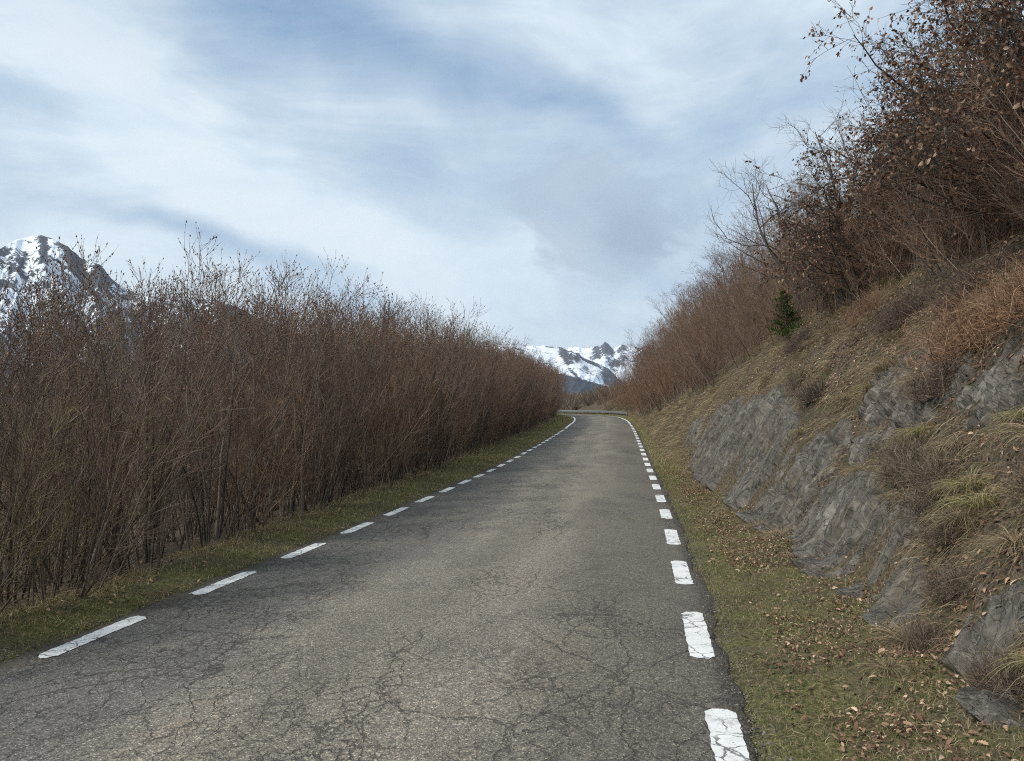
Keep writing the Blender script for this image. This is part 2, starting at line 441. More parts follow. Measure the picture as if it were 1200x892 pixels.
# cracks, wide ones round slabs and a finer net between
wob = q.n('ShaderNodeTexNoise', {'Vector': P, 'Scale': 1.6, 'Detail': 6, 'Roughness': .68}).outputs['Color']
Pc = q.vm('ADD', P, q.vm('MULTIPLY', q.vm('SUBTRACT', wob, (.5, .5, .5)), (.42, .55, .2)))
v1 = q.n('ShaderNodeTexVoronoi', {'Vector': q.mapping(Pc, scale=(1, .62, 1)), 'Scale': 1.05}, feature='DISTANCE_TO_EDGE').outputs['Distance']
v2 = q.n('ShaderNodeTexVoronoi', {'Vector': q.mapping(Pc, scale=(1.35, .8, 1), loc=(4, 1, 0)), 'Scale': 3.6}, feature='DISTANCE_TO_EDGE').outputs['Distance']
v3 = q.n('ShaderNodeTexVoronoi', {'Vector': Pc, 'Scale': 10.0}, feature='DISTANCE_TO_EDGE').outputs['Distance']
cw = q.noise(q.mapping(P, loc=(11, 2, 0), scale=(1, .45, 1)), .62, 3)
mL = q.ss(q.math('ADD', q.math('MULTIPLY', us, -.045), cw), .40, .58)
k1 = q.math('MULTIPLY', q.ss(v1, .0075, .0015), q.ss(q.math('ADD', q.math('MULTIPLY', us, -.03), cw), .36, .52))
k2 = q.math('MULTIPLY', q.ss(v2, .022, .005), mL)
k3 = q.math('MULTIPLY', q.ss(v3, .055, .012), q.math('MULTIPLY', q.ss(q.noise(P, 1.1, 3), .45, .58), q.math('MULTIPLY', mL, .9)))
edge = q.ss(q.math('ADD', q.math('ABSOLUTE', us), q.math('MULTIPLY', q.noise(P, 6, 3), .22)), 2.22, 2.46)
ck = q.math('MAXIMUM', q.math('MAXIMUM', q.math('MULTIPLY', k1, .85), q.math('MULTIPLY', k2, .85)), k3)
c = q.mix(1.0, c, (1.03, 1.0, .95), 'MULTIPLY')
c = q.mix(1.0, c, (1.09, 1.07, 1.03), 'MULTIPLY')
c = q.mix(q.math('MULTIPLY', ck, .72), c, (.014, .013, .012))
c = q.mix(q.math('MULTIPLY', edge, .6), c, (.055, .045, .034))
hgt = q.math('SUBTRACT', q.math('ADD', q.math('MULTIPLY', vo.outputs['Distance'], -.5), q.math('MULTIPLY', n2, .35)), q.math('MULTIPLY', ck, 1.6))
finish(q, c, .88, hgt, .75, .006, .35)
ASPH = m

ss_ = np.concatenate([np.arange(-10, 45, .12), np.arange(45, SLEN[-1] - 3, .5)])
us_ = np.array([-1, -.985, -.9, -.6, -.3, 0, .3, .6, .9, .985, 1.0]) * HW
rows = []
for i, s in enumerate(ss_):
    jl = .05 * fbm(np.array([s * 1.9]), np.array([1.0]), 3, 71)[0] + .03 * fbm(np.array([s * 7]), np.array([1.0]), 2, 73)[0]
    jr = .05 * fbm(np.array([s * 1.9]), np.array([9.0]), 3, 75)[0] + .03 * fbm(np.array([s * 7]), np.array([5.0]), 2, 77)[0]
    uu = us_.copy(); uu[:2] += jl - .09; uu[-2:] += jr - .06
    rows.append(uu)
U = np.array(rows); S = np.repeat(ss_[:, None], len(us_), 1)
V = road_at(S, U)
V[..., 2] += .010 * fbm(V[..., 0] * .8, V[..., 1] * .35, 2, 81)
V[:, 0, 2] -= .07; V[:, -1, 2] -= .07
me = mesh("road", V.reshape(-1, 3), [grid_faces(len(ss_), len(us_))], [ASPH])
uvmap(me, np.stack([U.ravel(), S.ravel()], 1))
road = tag(obj("road", me), label="narrow cracked grey asphalt mountain road rising to a left bend", kind='structure')
def road_z(s, u): return road_at(s, u, 0)[..., 2] + .010 * fbm(road_at(s, u)[..., 0] * .8, road_at(s, u)[..., 1] * .35, 2, 81)

m, q = material("worn_road_paint")
P = objcoord(q)
wob = q.n('ShaderNodeTexNoise', {'Vector': P, 'Scale': 5.0, 'Detail': 5, 'Roughness': .65}).outputs['Color']
Pc = q.vm('ADD', P, q.vm('MULTIPLY', q.vm('SUBTRACT', wob, (.5, .5, .5)), (.14, .14, .1)))
vd = q.n('ShaderNodeTexVoronoi', {'Vector': Pc, 'Scale': 7.5}, feature='DISTANCE_TO_EDGE').outputs['Distance']
crk = q.math('MULTIPLY', q.ss(vd, .05, .012), q.ss(q.noise(P, 2.2, 3), .42, .56))
chip = q.ss(q.math('ADD', q.noise(P, 60, 5, .75), q.math('MULTIPLY', q.noise(P, 4, 3), .25)), .70, .79)
dirt = q.noise(P, 9, 5, .7)
c = q.ramp(dirt, [(.28, (.34, .34, .325)), (.46, (.60, .61, .60)), (.7, (.70, .71, .70))])
c = q.mix(q.math('MAXIMUM', q.math('MULTIPLY', crk, .85), q.math('MULTIPLY', chip, .8)), c, (.055, .052, .047))
finish(q, c, .7, q.math('SUBTRACT', q.noise(P, 130, 2), crk), .5, .004, .35)
PAINT = m
def dash(s0, s1, u, w=.155, seed=0):
    n = max(6, int((s1 - s0) / .04)); k_ = 5
    t = np.linspace(0, 1, n); a = np.linspace(-1, 1, k_)
    rg = np.random.default_rng(seed)
    el_ = .0035 * rg.standard_normal(n); er_ = .0035 * rg.standard_normal(n)
    uu = u + a[None, :] * w / 2 + np.where(a[None, :] < -.9, el_[:, None], 0) + np.where(a[None, :] > .9, er_[:, None], 0)
    sss = s0 + (s1 - s0) * t[:, None] + 0 * uu
    sss[0] += .05 * np.abs(a) ** 2 + .012 * rg.standard_normal(k_); sss[-1] -= .05 * np.abs(a) ** 2 - .012 * rg.standard_normal(k_)
    V = road_at(sss, uu)
    V[..., 2] = road_z(sss, uu) + .0045
    top = V.reshape(-1, 3); F1 = grid_faces(n, k_)
    me = mesh("edge_line_dash", top, [F1], [PAINT])
    return obj("edge_line_dash", me, road)

ph = 5.2
k_i = 0
while ph + k_i * 2.15 < 56:
    dash(ph + k_i * 2.15, ph + k_i * 2.15 + 1.17, 2.11, .165, k_i); k_i += 1
dash(3.0, 4.34, 2.13, .165, 901); dash(.85, 2.0, 2.11, .165, 902); dash(-1.3, -.1, 2.11, .165, 903)
ph = 4.45; k_i = 0
while ph + k_i * 1.72 < 47:
    dash(ph + k_i * 1.72, ph + k_i * 1.72 + 1.02, -2.21, .15, 100 + k_i); k_i += 1
for i in range(4): dash(ph - (i + 1) * 1.72, ph - (i + 1) * 1.72 + 1.02, -2.21, .15, 200 + i)
def solid(s0, s1, u, seed):
    d = dash(s0, s1, u, .15, seed); d.name = "edge_line"; d.data.name = "edge_line"
solid(56.5, 112, 2.11, 5); solid(48.5, 112, -2.21, 6)

# ------------------------------------------------------------------ rock outcrops on the cut bank
m, q = material("grey_schist")
uvn = q.n('ShaderNodeUVMap').outputs[0]
P = objcoord(q)
Us = q.mapping(uvn, scale=(1, .16, 1))
s1 = q.noise(Us, 9, 7, .68, .1)
s2 = q.noise(Us, 42, 5, .7, .1)
bl = q.noise(P, 2.2, 5, .6)
c = q.ramp(s1, [(.28, (.026, .023, .019)), (.42, (.062, .056, .047)), (.52, (.094, .086, .073)), (.62, (.135, .125, .107)), (.76, (.24, .225, .195))])
c = q.mix(1.0, c, q.ramp(s2, [(.32, (.60, .60, .60)), (.5, (1, 1, 1)), (.70, (1.5, 1.47, 1.42))]), 'MULTIPLY')
c = q.mix(q.math('MULTIPLY', q.ss(bl, .50, .72), .55), c, (.115, .088, .060))
cr1 = q.noise(q.mapping(uvn, scale=(1, .16, 1)), 5.0, 5, .62, .1); cr2 = q.noise(q.mapping(uvn, loc=(3, 1, 0), scale=(1, .22, 1)), 16.0, 4, .6, .1); cr3 = q.noise(q.mapping(uvn, loc=(7, 2, 0), scale=(.7, 1, 1)), 2.6, 4, .6, .1)
def vein(v, w): return q.ss(q.math('ABSOLUTE', q.math('SUBTRACT', v, .5)), w, w * .25)
crk = q.math('MAXIMUM', q.math('MAXIMUM', vein(cr1, .007), q.math('MULTIPLY', vein(cr2, .010), .5)), q.math('MULTIPLY', vein(cr3, .004), .8))
c = q.mix(q.math('MULTIPLY', crk, .62), c, (.020, .018, .015))
c = q.mix(q.math('MULTIPLY', vein(q.noise(q.mapping(uvn, loc=(1, 9, 0), scale=(1, .12, 1)), 11.0, 3, .5, .2), .010), .3), c, (.32, .30, .27))
li = q.noise(P, 14, 6, .72)
c = q.mix(q.math('MULTIPLY', q.ss(li, .60, .70), .4), c, (.22, .22, .19))
c = q.mix(q.math('MULTIPLY', q.ss(q.noise(q.mapping(P, loc=(5, 3, 1)), 4.5, 5, .7), .60, .68), .75), c, (.035, .045, .016))
h_ = q.math('ADD', q.math('SUBTRACT', s1, q.math('MULTIPLY', crk, .5)), q.math('ADD', q.math('MULTIPLY', s2, .5), q.math('MULTIPLY', q.noise(P, 60, 4, .7), .25)))
finish(q, c, .78, h_, .9, .028, .4)
ROCK = m

def outcrop(poly, label, seed, base=.08, cell=(.36, 1.3), tilt=.30, res=.014, lean=.18, soft=.10, group=None, jag=.06, gap=1.0):
    """poly: corners (x, y) on the bank; the slab stands out of the slope with split, overlapping leaves"""
    xs = [p[0] for p in poly]; ys = [p[1] for p in poly]
    x = np.arange(min(xs) - .25, max(xs) + .25, res * .7); y = np.arange(min(ys) - .35, max(ys) + .35, res * (1 + (max(ys) > 14) * .8))
    Xr, Yr = np.meshgrid(x, y)
    b = Xr * 1.78
    sd = poly_sd(Yr, b, [(p[1], p[0] * 1.78) for p in poly]) + jag * 1.6 * fbm(Yr * 2.6, b * 2.0, 4, seed) 
    mask = sst(sd, -soft, soft)
    p = b + lean * Yr; qq = Yr - lean * b * .6
    qq = qq + .03 * fbm(p * .9, qq * 2.2, 3, seed + 3)
    p = p + .07 * fbm(p * .6, qq * 1.6, 2, seed + 4)
    # stretched cells: each one a tilted leaf of rock
    gx = qq / cell[0]; gy = p / cell[1]
    ix = np.floor(gx); iy = np.floor(gy)
    b1 = np.full(gx.shape, 9.0); b2 = b1.copy(); hh = np.zeros(gx.shape)
    for di in (-1, 0, 1):
        for dj in (-1, 0, 1):
            cx = ix + di + .15 + .7 * _h(ix + di, iy + dj, seed); cy = iy + dj + .15 + .7 * _h(ix + di, iy + dj, seed + 1)
            d = (gx - cx) ** 2 + (gy - cy) ** 2
            r1 = _h(ix + di, iy + dj, seed + 2); r2 = _h(ix + di, iy + dj, seed + 5)
            v = (r1 - .5) * .16 - (gx - cx) * cell[0] * tilt * (.4 + r2) + (gy - cy) * cell[1] * .10 * (r1 - .3)
            new = d < b1
            b2 = np.where(new, b1, np.minimum(b2, d)); hh = np.where(new, v, hh); b1 = np.where(new, d, b1)
    ed = np.sqrt(b2) - np.sqrt(b1)
    hh = hh * .8
    off = base * .35 + hh - .055 * gap * (1 - sst(ed, 0, .16))
    off = off + .030 * ridged(qq * 3.5, p * .7, 3, seed + 7) + .012 * fbm(qq * 16, p * 3.2, 3, seed + 8) + .006 * fbm(qq * 40, p * 9, 2, seed + 9)
    wv = fbm(p * .8, qq * 2.5, 3, seed + 12)
    s1_ = (qq / .085 + 1.3 * wv + p * .15) % 1.0; s2_ = (qq / .23 + .9 * fbm(p * .5, qq * 1.5, 2, seed + 13)) % 1.0; s3_ = (p / .31 + 1.6 * fbm(p * 1.2, qq * 4, 3, seed + 14)) % 1.0
    off = off + .020 * s1_ * sst(fbm(p * .9, qq * 3, 2, seed + 15), -.35, .3) - .038 * s2_ * sst(fbm(p * .7, qq * 2, 2, seed + 16), -.3, .2) + .016 * s3_ * sst(fbm(p * 1.3, qq * 3, 2, seed + 17), -.1, .4)
    g1 = fbm(qq * 5.5 + .3 * wv, p * .8, 3, seed + 20); g2 = fbm(qq * 1.8, p * 2.1, 3, seed + 21)
    off = off - .024 * (1 - sst(np.abs(g1), 0, .09)) * sst(fbm(p * .8, qq, 2, seed + 22), -.4, .2) - .022 * (1 - sst(np.abs(g2), 0, .035))
    tq = off / .024 + .35 * fbm(p * 3, qq * 9, 2, seed + 18); fl = np.floor(tq)
    off = .55 * off + .45 * (fl + sst(tq - fl, .3, .7)) * .024
    off = off * mask - .22 * (1 - mask)
    zz = height(Xr, Yr, False)
    n = np.array([-.80, 0, .60])
    V = np.stack([Xr + n[0] * off, Yr, zz + n[2] * off], -1)
    keep = mask > .002
    Fc = grid_faces(*Xr.shape)
    Fc = Fc[keep.ravel()[Fc].any(1)]
    used = np.unique(Fc); rm = np.zeros(Xr.size, int); rm[used] = np.arange(len(used))
    org = np.array([np.mean(xs), np.mean(ys), 0.0]); org[2] = float(height(np.array([org[0]]), np.array([org[1]]), False)[0])
    me = mesh("rock_outcrop", V.reshape(-1, 3)[used] - org, [rm[Fc]], [ROCK])
    uvmap(me, np.stack([qq.ravel(), p.ravel()], 1)[used])
    o = obj("rock_outcrop", me, loc=org)
    tag(o, label, "rock", group)
    return o

for a_, kw_ in OUTCROPS: outcrop(*a_, **kw_)

# ------------------------------------------------------------------ mountains
def mountain(name, crest, D, depth, zbase, rockf, seed, nv=110, rough=60., stepx=None, label=None, mat=None, back=.5, gul=1.0, jagp=.8):
    cx = np.array([c_[0] for c_ in crest], float); cy = np.array([c_[1] for c_ in crest], float)
    pxs = np.arange(cx[0], cx[-1] + .01, stepx or 1.0)
    pys = np.interp(pxs, cx, cy)
    d = np.array([pix_dir(a, b_)[:] for a, b_ in zip(pxs, pys)])
    hd = np.hypot(d[:, 0], d[:, 1]); ux = d[:, 0] / hd; uy = d[:, 1] / hd; tz = d[:, 2] / hd
    v = np.concatenate([-np.linspace(back, 0, 16, endpoint=False), np.linspace(0, 1, nv)])   # <0 behind the crest
    VV, A = np.meshgrid(v, np.arange(len(pxs)), indexing='ij')
    px2 = pxs[A]
    DD = D * (1 + .05 * fbm(px2 / 60, 0 * px2, 3, seed + 40))
    dist = DD - depth * VV
    zc = CAM_Z + tz[A] * DD - jagp / F * D * fbm(px2 / 9.0, VV * 6, 5, seed + 70, .62) * (1 - sst(np.abs(VV), 0, .16))
    fall = np.where(VV >= 0, np.clip(VV, 0, 1) ** .92, 1.1 * -VV)
    z = zc + (zbase - zc) * fall
    km = px2 / 880 * D                                              # metres along the range
    g = ridged(km / (D * .055) + VV * 1.2, VV * 2.2, 5, seed) * .6 + fbm(km / (D * .02) + VV, VV * 5, 4, seed + 9) * .35
    z = z + rough * gul * (g - .55) * np.clip(np.abs(VV) * 4, 0, 1) * (1 - .6 * np.clip(VV, 0, 1))
    V = np.stack([ux[A] * dist, uy[A] * dist, z], -1)
    me = mesh(name, V.reshape(-1, 3), [grid_faces(*VV.shape)], [mat])
    ang = np.degrees(np.arctan2(z - CAM_Z, dist))
    py2 = pys[A] + (np.degrees(np.arctan(tz))[A] - ang) / 57.3 * F
    rk = rockf(px2, py2, VV, g)
    attr(me, 'rock', np.clip(rk[0], 0, 1).ravel()); attr(me, 'forest', np.clip(rk[1], 0, 1).ravel())
    o = obj(name, me); tag(o, label=label, kind='structure')
    return o

m, q = material("snow_and_rock")
P = objcoord(q)
rk = q.n('ShaderNodeAttribute', attribute_name='rock').outputs['Fac']
fo = q.n('ShaderNodeAttribute', attribute_name='forest').outputs['Fac']
sc_ = q.math('ADD', q.math('MULTIPLY', q.noise(q.mapping(P, scale=(1, 1, .4)), .014, 8, .72, .3), .6), q.math('MULTIPLY', q.noise(q.mapping(P, scale=(1, 1, .5)), .05, 5, .75), .4))
sf_ = q.noise(P, .07, 5, .7)
mk = q.ss(q.math('ADD', rk, q.math('MULTIPLY', q.math('SUBTRACT', sc_, .5), 3.4)), .46, .54)
snow = q.ramp(sf_, [(.3, (.62, .68, .77)), (.6, (.74, .79, .85))])
rockc = q.ramp(sf_, [(.3, (.030, .034, .044)), (.55, (.065, .068, .078)), (.75, (.13, .13, .135))])
c = q.mix(mk, snow, rockc)
fmk = q.ss(q.math('ADD', fo, q.math('MULTIPLY', q.math('SUBTRACT', q.noise(P, .05, 6, .75), .5), 1.6)), .42, .56)
forc = q.ramp(q.noise(P, .09, 5, .75), [(.3, (.010, .015, .022)), (.5, (.028, .036, .046)), (.7, (.085, .088, .095))])
c = q.mix(fmk, c, forc)
finish(q, c, .85, sc_, .5, 8.0, .2)
SNOWM = m

def blobs(px, py, L):
    r = np.zeros(px.shape)
    for (a, b_, sx, sy, rot, w) in L:
        ca, sa = math.cos(R(rot)), math.sin(R(rot))
        u = ((px - a) * ca + (py - b_) * sa) / sx; v = (-(px - a) * sa + (py - b_) * ca) / sy
        r = np.maximum(r, w * np.exp(-(u * u + v * v) * .9))
    return r
def rf_left(px, py, v, g):
    r = .43 + .20 * g * sst(v, .02, .4) * 0 + blobs(px, py, [(50, 283, 5, 4, 0, .5), (52, 292, 4, 12, -18, .62), (92, 312, 6, 32, -38, .75), (118, 322, 12, 10, 30, .9), (0, 296, 14, 6, 0, .5), (28, 300, 3, 16, 20, .3), (15, 310, 3, 14, 25, .3)])
    r = r - blobs(px, py, [(35, 288, 12, 8, 0, .16), (72, 292, 12, 8, 40, .22)])
    r = r + sst(py, 330, 400) * .25 + sst(px, 245, 290) * .6
    f = sst(py, 385, 450) + sst(px, 262, 300) * .9
    return r, f
def rf_shoulder(px, py, v, g):
    r = .31 + blobs(px, py, [(662, 417, 4, 12, -25, .75), (668, 420, 5, 8, 0, .5), (677, 418, 5, 6, 0, .55), (690, 424, 22, 1.8, 24, .7), (713, 437, 8, 8, 50, .9), (672, 437, 12, 1.8, 45, .5), (715, 448, 8, 5, 30, .7), (688, 432, 6, 5, 0, .25), (645, 406, 5, 1.5, 0, .5)])
    r = r + sst(px, 716, 724) * .5 * (1 - sst(px, 728, 734))
    f = sst(py - np.interp(px, [560, 655, 675, 690, 715, 735], [434, 436, 440, 445, 452, 453]), -4, 7)
    return r, f
def rf_back(px, py, v, g):
    r = .35 + blobs(px, py, [(709, 406, 6, 9, 0, .7), (701, 413, 4, 9, 35, .5), (716, 411, 3, 10, -25, .5), (699, 407, 5, 2, -40, .4), (729, 408, 5, 4, 0, .45), (722, 425, 9, 4, -35, .55), (730, 420, 4, 8, 0, .4), (612, 405, 12, 4, 10, .3), (580, 408, 12, 4, 10, .3)])
    r = r + sst(px, 740, 748) * .28
    f = 0 * r
    return r, f
mountain("mountain", [(-260, 330), (-160, 345), (-90, 318), (-45, 326), (-15, 305), (0, 293), (12, 284), (35, 277), (52, 276), (62, 280), (80, 290), (95, 303), (118, 310), (130, 326), (160, 345), (205, 350), (250, 352), (272, 358), (300, 371), (335, 386), (372, 398), (410, 408), (450, 418), (500, 430), (560, 450), (620, 480)],
         3000, 1500, -60, rf_left, 101, label="snow covered peak with dark rock ribs behind the left thicket", mat=SNOWM, rough=70, nv=150)
mountain("mountain", [(400, 470), (470, 450), (520, 424), (555, 410), (590, 403), (640, 406), (657, 407.5), (667, 411), (679, 415), (687, 420.5), (700, 425), (711, 431), (719, 437), (725, 445), (734, 451), (760, 462), (800, 475)],
         4200, 2400, -120, rf_shoulder, 131, label="near snowy shoulder with a dark ridge line dropping right to dark forest", mat=SNOWM, rough=34, stepx=.4, nv=200)
mountain("mountain", [(380, 470), (430, 440), (480, 418), (540, 412), (560, 408), (575, 405), (590, 408), (610, 404), (640, 409), (675, 407), (693, 407), (700, 404.5), (704, 404), (709, 400), (714, 403), (718, 407), (728, 405), (741, 407), (750, 408), (800, 404), (900, 412), (1000, 440), (1080, 475)],
         6800, 2500, -100, rf_back, 151, jagp=1.5, label="distant snowy range with one dark pointed crag", mat=SNOWM, rough=70, stepx=.5, nv=140)

# ------------------------------------------------------------------ plants: tubes, leaves, blades
def unit(v): return v / (np.linalg.norm(v, axis=-1, keepdims=True) + 1e-9)
def tubes(polys, sides=4):
    """polys: list of (points (k,3), radii (k)) -> V, F"""
    groups = {}
    for p, r in polys: groups.setdefault(len(p), []).append((p, r))
    Vs, Fs, off = [], [], 0
    for k_, L in groups.items():
        P = np.array([a for a, b in L], float); Rr = np.array([b for a, b in L], float)
        T = unit(np.gradient(P, axis=1))
        ref = np.where(np.abs(T[:, :1, 2:3]) > .9, np.array([1.0, 0, 0]), np.array([0, 0, 1.0]))
        A = unit(np.cross(T, np.broadcast_to(ref, T.shape))); B = np.cross(T, A)
        an = np.arange(sides) * 2 * math.pi / sides
        ring = P[:, :, None] + Rr[:, :, None, None] * (A[:, :, None] * np.cos(an)[:, None] + B[:, :, None] * np.sin(an)[:, None])
        n = len(L); Vs.append(ring.reshape(-1, 3))
        i = off + (np.arange(n)[:, None, None] * k_ + np.arange(k_ - 1)[None, :, None]) * sides
        a = np.arange(sides)[None, None, :]; b = (a + 1) % sides
        Fs.append(np.stack([i + a, i + b, i + sides + b, i + sides + a], -1).reshape(-1, 4))
        off += n * k_ * sides
    return np.concatenate(Vs), np.concatenate(Fs)

def curve(p0, d, L, n, wob=.1, up=0.0, r0=.01, r1=.003, rg=random):
    pts = [np.array(p0, float)]; d = np.array(d, float); d /= np.linalg.norm(d); st = L / (n - 1)
    for i in range(n - 1):
        d = d + np.array([rg.gauss(0, wob), rg.gauss(0, wob), rg.gauss(0, wob) + up])
        d /= np.linalg.norm(d); pts.append(pts[-1] + d * st)
    return np.array(pts), np.linspace(r0, r1, n)
def at(poly, t):
    p, r = poly; f = t * (len(p) - 1); i = min(int(f), len(p) - 2); f -= i
    d = p[i + 1] - p[i]
    return p[i] * (1 - f) + p[i + 1] * f, d / (np.linalg.norm(d) + 1e-9), r[i] * (1 - f) + r[i + 1] * f
def off_dir(d, ang, rg=random):
    v = np.array([rg.gauss(0, 1), rg.gauss(0, 1), rg.gauss(0, 1)]); v -= v.dot(d) * d; v /= np.linalg.norm(v) + 1e-9
    return d * math.cos(ang) + v * math.sin(ang)

def scatter(TV, TF, P, M, S):
    """copies of template (TV, TF) at P with rotation matrices M and scales S in one vertex array"""
    V = np.einsum('nij,mj->nmi', M, TV) * np.asarray(S)[:, None, None] + P[:, None]
    n, m = len(P), len(TV)
    return V.reshape(-1, 3), [(f[None] + (np.arange(n) * m)[:, None, None]).reshape(-1, f.shape[1]) for f in TF]
def rotmats(n, rg, Z=None, tiltamt=1.0):
    a = unit(rg.normal(size=(n, 3))) if Z is None else unit(Z + tiltamt * rg.normal(size=(n, 3)) * .35)
    b = unit(np.cross(a, rg.normal(size=(n, 3)))); c_ = np.cross(a, b)
    return np.stack([b, c_, a], -1)
# a lobed, curled oak leaf (length 1 along x)
def leaf_shape(lobes=True, curl=.35):
    if lobes: pr = [(0, .02), (.14, .05), (.25, .17), (.34, .10), (.46, .26), (.56, .14), (.68, .27), (.78, .16), (.90, .17), (1.0, .0)]
    else: pr = [(0, .02), (.25, .17), (.45, .25), (.75, .22), (1.0, 0)]
    V = []
    for (x, w) in pr:
        zc = -curl * (x - .4) ** 2
        V += [(x, -w, zc + w * .45), (x, 0, zc), (x, w, zc + w * .5)]
    V = np.array(V); V[:, 0] -= .0
    F = []
    for i in range(len(pr) - 1):
        a = i * 3; F += [(a, a + 1, a + 4, a + 3), (a + 1, a + 2, a + 5, a + 4)]
    return V, [np.array(F)]
LEAF = leaf_shape(True); LEAFS = leaf_shape(False, .8)

TWIG = island_mat("twig_bark", [(0, (.092, .058, .046)), (.35, (.138, .089, .068)), (.6, (.182, .124, .091)), (.82, (.24, .178, .13)), (1, (.33, .275, .215))], .8, objvar=.5)
STEM = island_mat("stem_bark", [(0, (.065, .053, .043)), (.4, (.115, .094, .075)), (.75, (.18, .15, .12)), (1, (.235, .205, .17))], .85, objvar=.2)
RTWIG = island_mat("red_twig_bark", [(0, (.118, .068, .047)), (.4, (.180, .108, .073)), (.75, (.245, .158, .105)), (1, (.33, .25, .18))], .8, objvar=.2)
BUD = island_mat("bud", [(0, (.075, .050, .042)), (.5, (.13, .085, .066)), (1, (.20, .14, .10))], .7)
OAKBARK = island_mat("oak_bark", [(0, (.040, .034, .028)), (.5, (.065, .054, .045)), (1, (.11, .095, .08))], .9)
OAKLEAF = island_mat("withered_oak_leaf", [(0, (.075, .038, .025)), (.35, (.130, .068, .044)), (.6, (.185, .103, .066)), (.82, (.26, .160, .105)), (.95, (.35, .24, .16)), (1, (.48, .36, .26))], .65, trans=.25)
LITTER = island_mat("fallen_leaf", [(0, (.070, .038, .026)), (.3, (.13, .072, .047)), (.55, (.20, .120, .080)), (.78, (.29, .185, .120)), (.92, (.42, .29, .19)), (1, (.58, .45, .33))], .75, trans=.1)
GREEN = island_mat("short_turf", [(0, (.048, .068, .020)), (.35, (.092, .108, .036)), (.6, (.155, .158, .060)), (.82, (.28, .25, .12)), (1, (.46, .39, .24))], .6, trans=.25)
OCHRE = island_mat("faded_turf", [(0, (.092, .100, .032)), (.35, (.185, .178, .065)), (.60, (.28, .245, .105)), (.85, (.42, .345, .18)), (1, (.58, .50, .32))], .6, trans=.25)
STRAW = island_mat("dead_grass", [(0, (.10, .078, .048)), (.35, (.18, .138, .085)), (.65, (.27, .21, .125)), (.88, (.39, .31, .19)), (1, (.54, .45, .30))], .7, trans=.2)
HEATH = island_mat("heather_twig", [(0, (.065, .050, .038)), (.5, (.140, .108, .082)), (.8, (.22, .175, .13)), (1, (.34, .285, .215))], .85, objvar=.15)

# ---- bare multi-stemmed shrub
def shrub_meshes(seed, h=4.6, nst=12, spread=.38, lean=.16, branch=1.0, budn=1.0, crown_up=.09, stemk=1.0):
    rg = random.Random(seed)
    stems, twigs, tips = [], [], []
    for i in range(nst):
        a = rg.uniform(0, 6.283); r = spread * math.sqrt(rg.random())
        L = h * rg.uniform(.82, 1.02)
        ln = lean * rg.uniform(.1, 1.9)
        st = curve((r * math.cos(a), r * math.sin(a), -.15), (math.cos(a) * ln, math.sin(a) * ln, 1), L, 13, .055, .012, .0145 * stemk * rg.uniform(.6, 1.25) * (L / h), .0028, rg)
        stems.append(st)
        nb = int(19 * branch * L / h)
        for j in range(nb):
            t = rg.uniform(.06, .97) ** .92
            p, d, r_ = at(st, t)
            bl = (1.25 - .85 * t) * rg.uniform(.45, 1.1) * h / 4.6
            br = curve(p, off_dir(d, R(rg.uniform(22, 52)), rg), bl, 7, .10, crown_up, min(r_ * .6, .0065), .0020, rg)
            twigs.append(br)
            for m_ in range(int(6 * branch * bl + 1.5)):
                p2, d2, _ = at(br, rg.uniform(.15, 1))
                tw = curve(p2, off_dir(d2, R(rg.uniform(18, 50)), rg), rg.uniform(.18, .48), 4, .10, crown_up * 1.5, .0026, .0014, rg)
                twigs.append(tw); tips.append((tw, t))
        tips.append((st, 1))
    # buds and catkins along the last third of the outer twigs
    P, D, S = [], [], []
    for tw, t in tips:
        for m_ in range(3 if rg.random() < budn else 1):
            p, d, _ = at(tw, rg.uniform(.35, 1)); P.append(p); D.append(off_dir(d, .35, rg)); S.append(rg.uniform(.6, 1.25) * (1.0 + .9 * (p[2] > h * .72)))
    P = np.array(P); D = np.array(D)
    g = np.random.default_rng(seed)
    o8 = np.array([(0, 0, -.1), (.22, 0, .35), (0, .22, .35), (-.22, 0, .35), (0, -.22, .35), (0, 0, 1.0)]) * .020
    F8 = np.array([(0, 2, 1), (0, 3, 2), (0, 4, 3), (0, 1, 4), (5, 1, 2), (5, 2, 3), (5, 3, 4), (5, 4, 1)])
    BV, BF = scatter(o8, [F8], P, rotmats(len(P), g, D, .2), np.array(S))
    SV, SF = tubes(stems, 5); TV, TF = tubes(twigs, 3)
    return (SV, SF), (TV, TF), (BV, BF[0])

def make_shrub(name, seed, twigmat, stemmat=None, **kw):
    (SV, SF), (TV, TF), (BV, BF) = shrub_meshes(seed, **kw)
    a = mesh("stem_clump", SV, [SF], [stemmat or STEM])
    V = np.concatenate([TV, BV]); F3 = BF + len(TV)
    b = mesh("crown", V, [TF, F3], [twigmat, BUD], fmat=np.concatenate([np.zeros(len(TF), int), np.ones(len(F3), int)]))
    return a, b

def place_plant(kind, parts, loc, rz=0, sc=1.0, lean=(0, 0), label=None, cat=None, group=None, names=("trunk", "crown")):
    e = bpy.data.objects.new(kind, None); e.empty_display_size = .3
    e.location = loc; e.rotation_euler = (lean[0], lean[1], rz); e.scale = (sc, sc, sc) if not isinstance(sc, tuple) else sc
    link(e); tag(e, label, cat, group)
    for nm, me in zip(names, parts):
        o = bpy.data.objects.new(nm, me); link(o, e)
    return e

def gz(x, y): return float(height(np.array([x]), np.array([y]), False)[0])

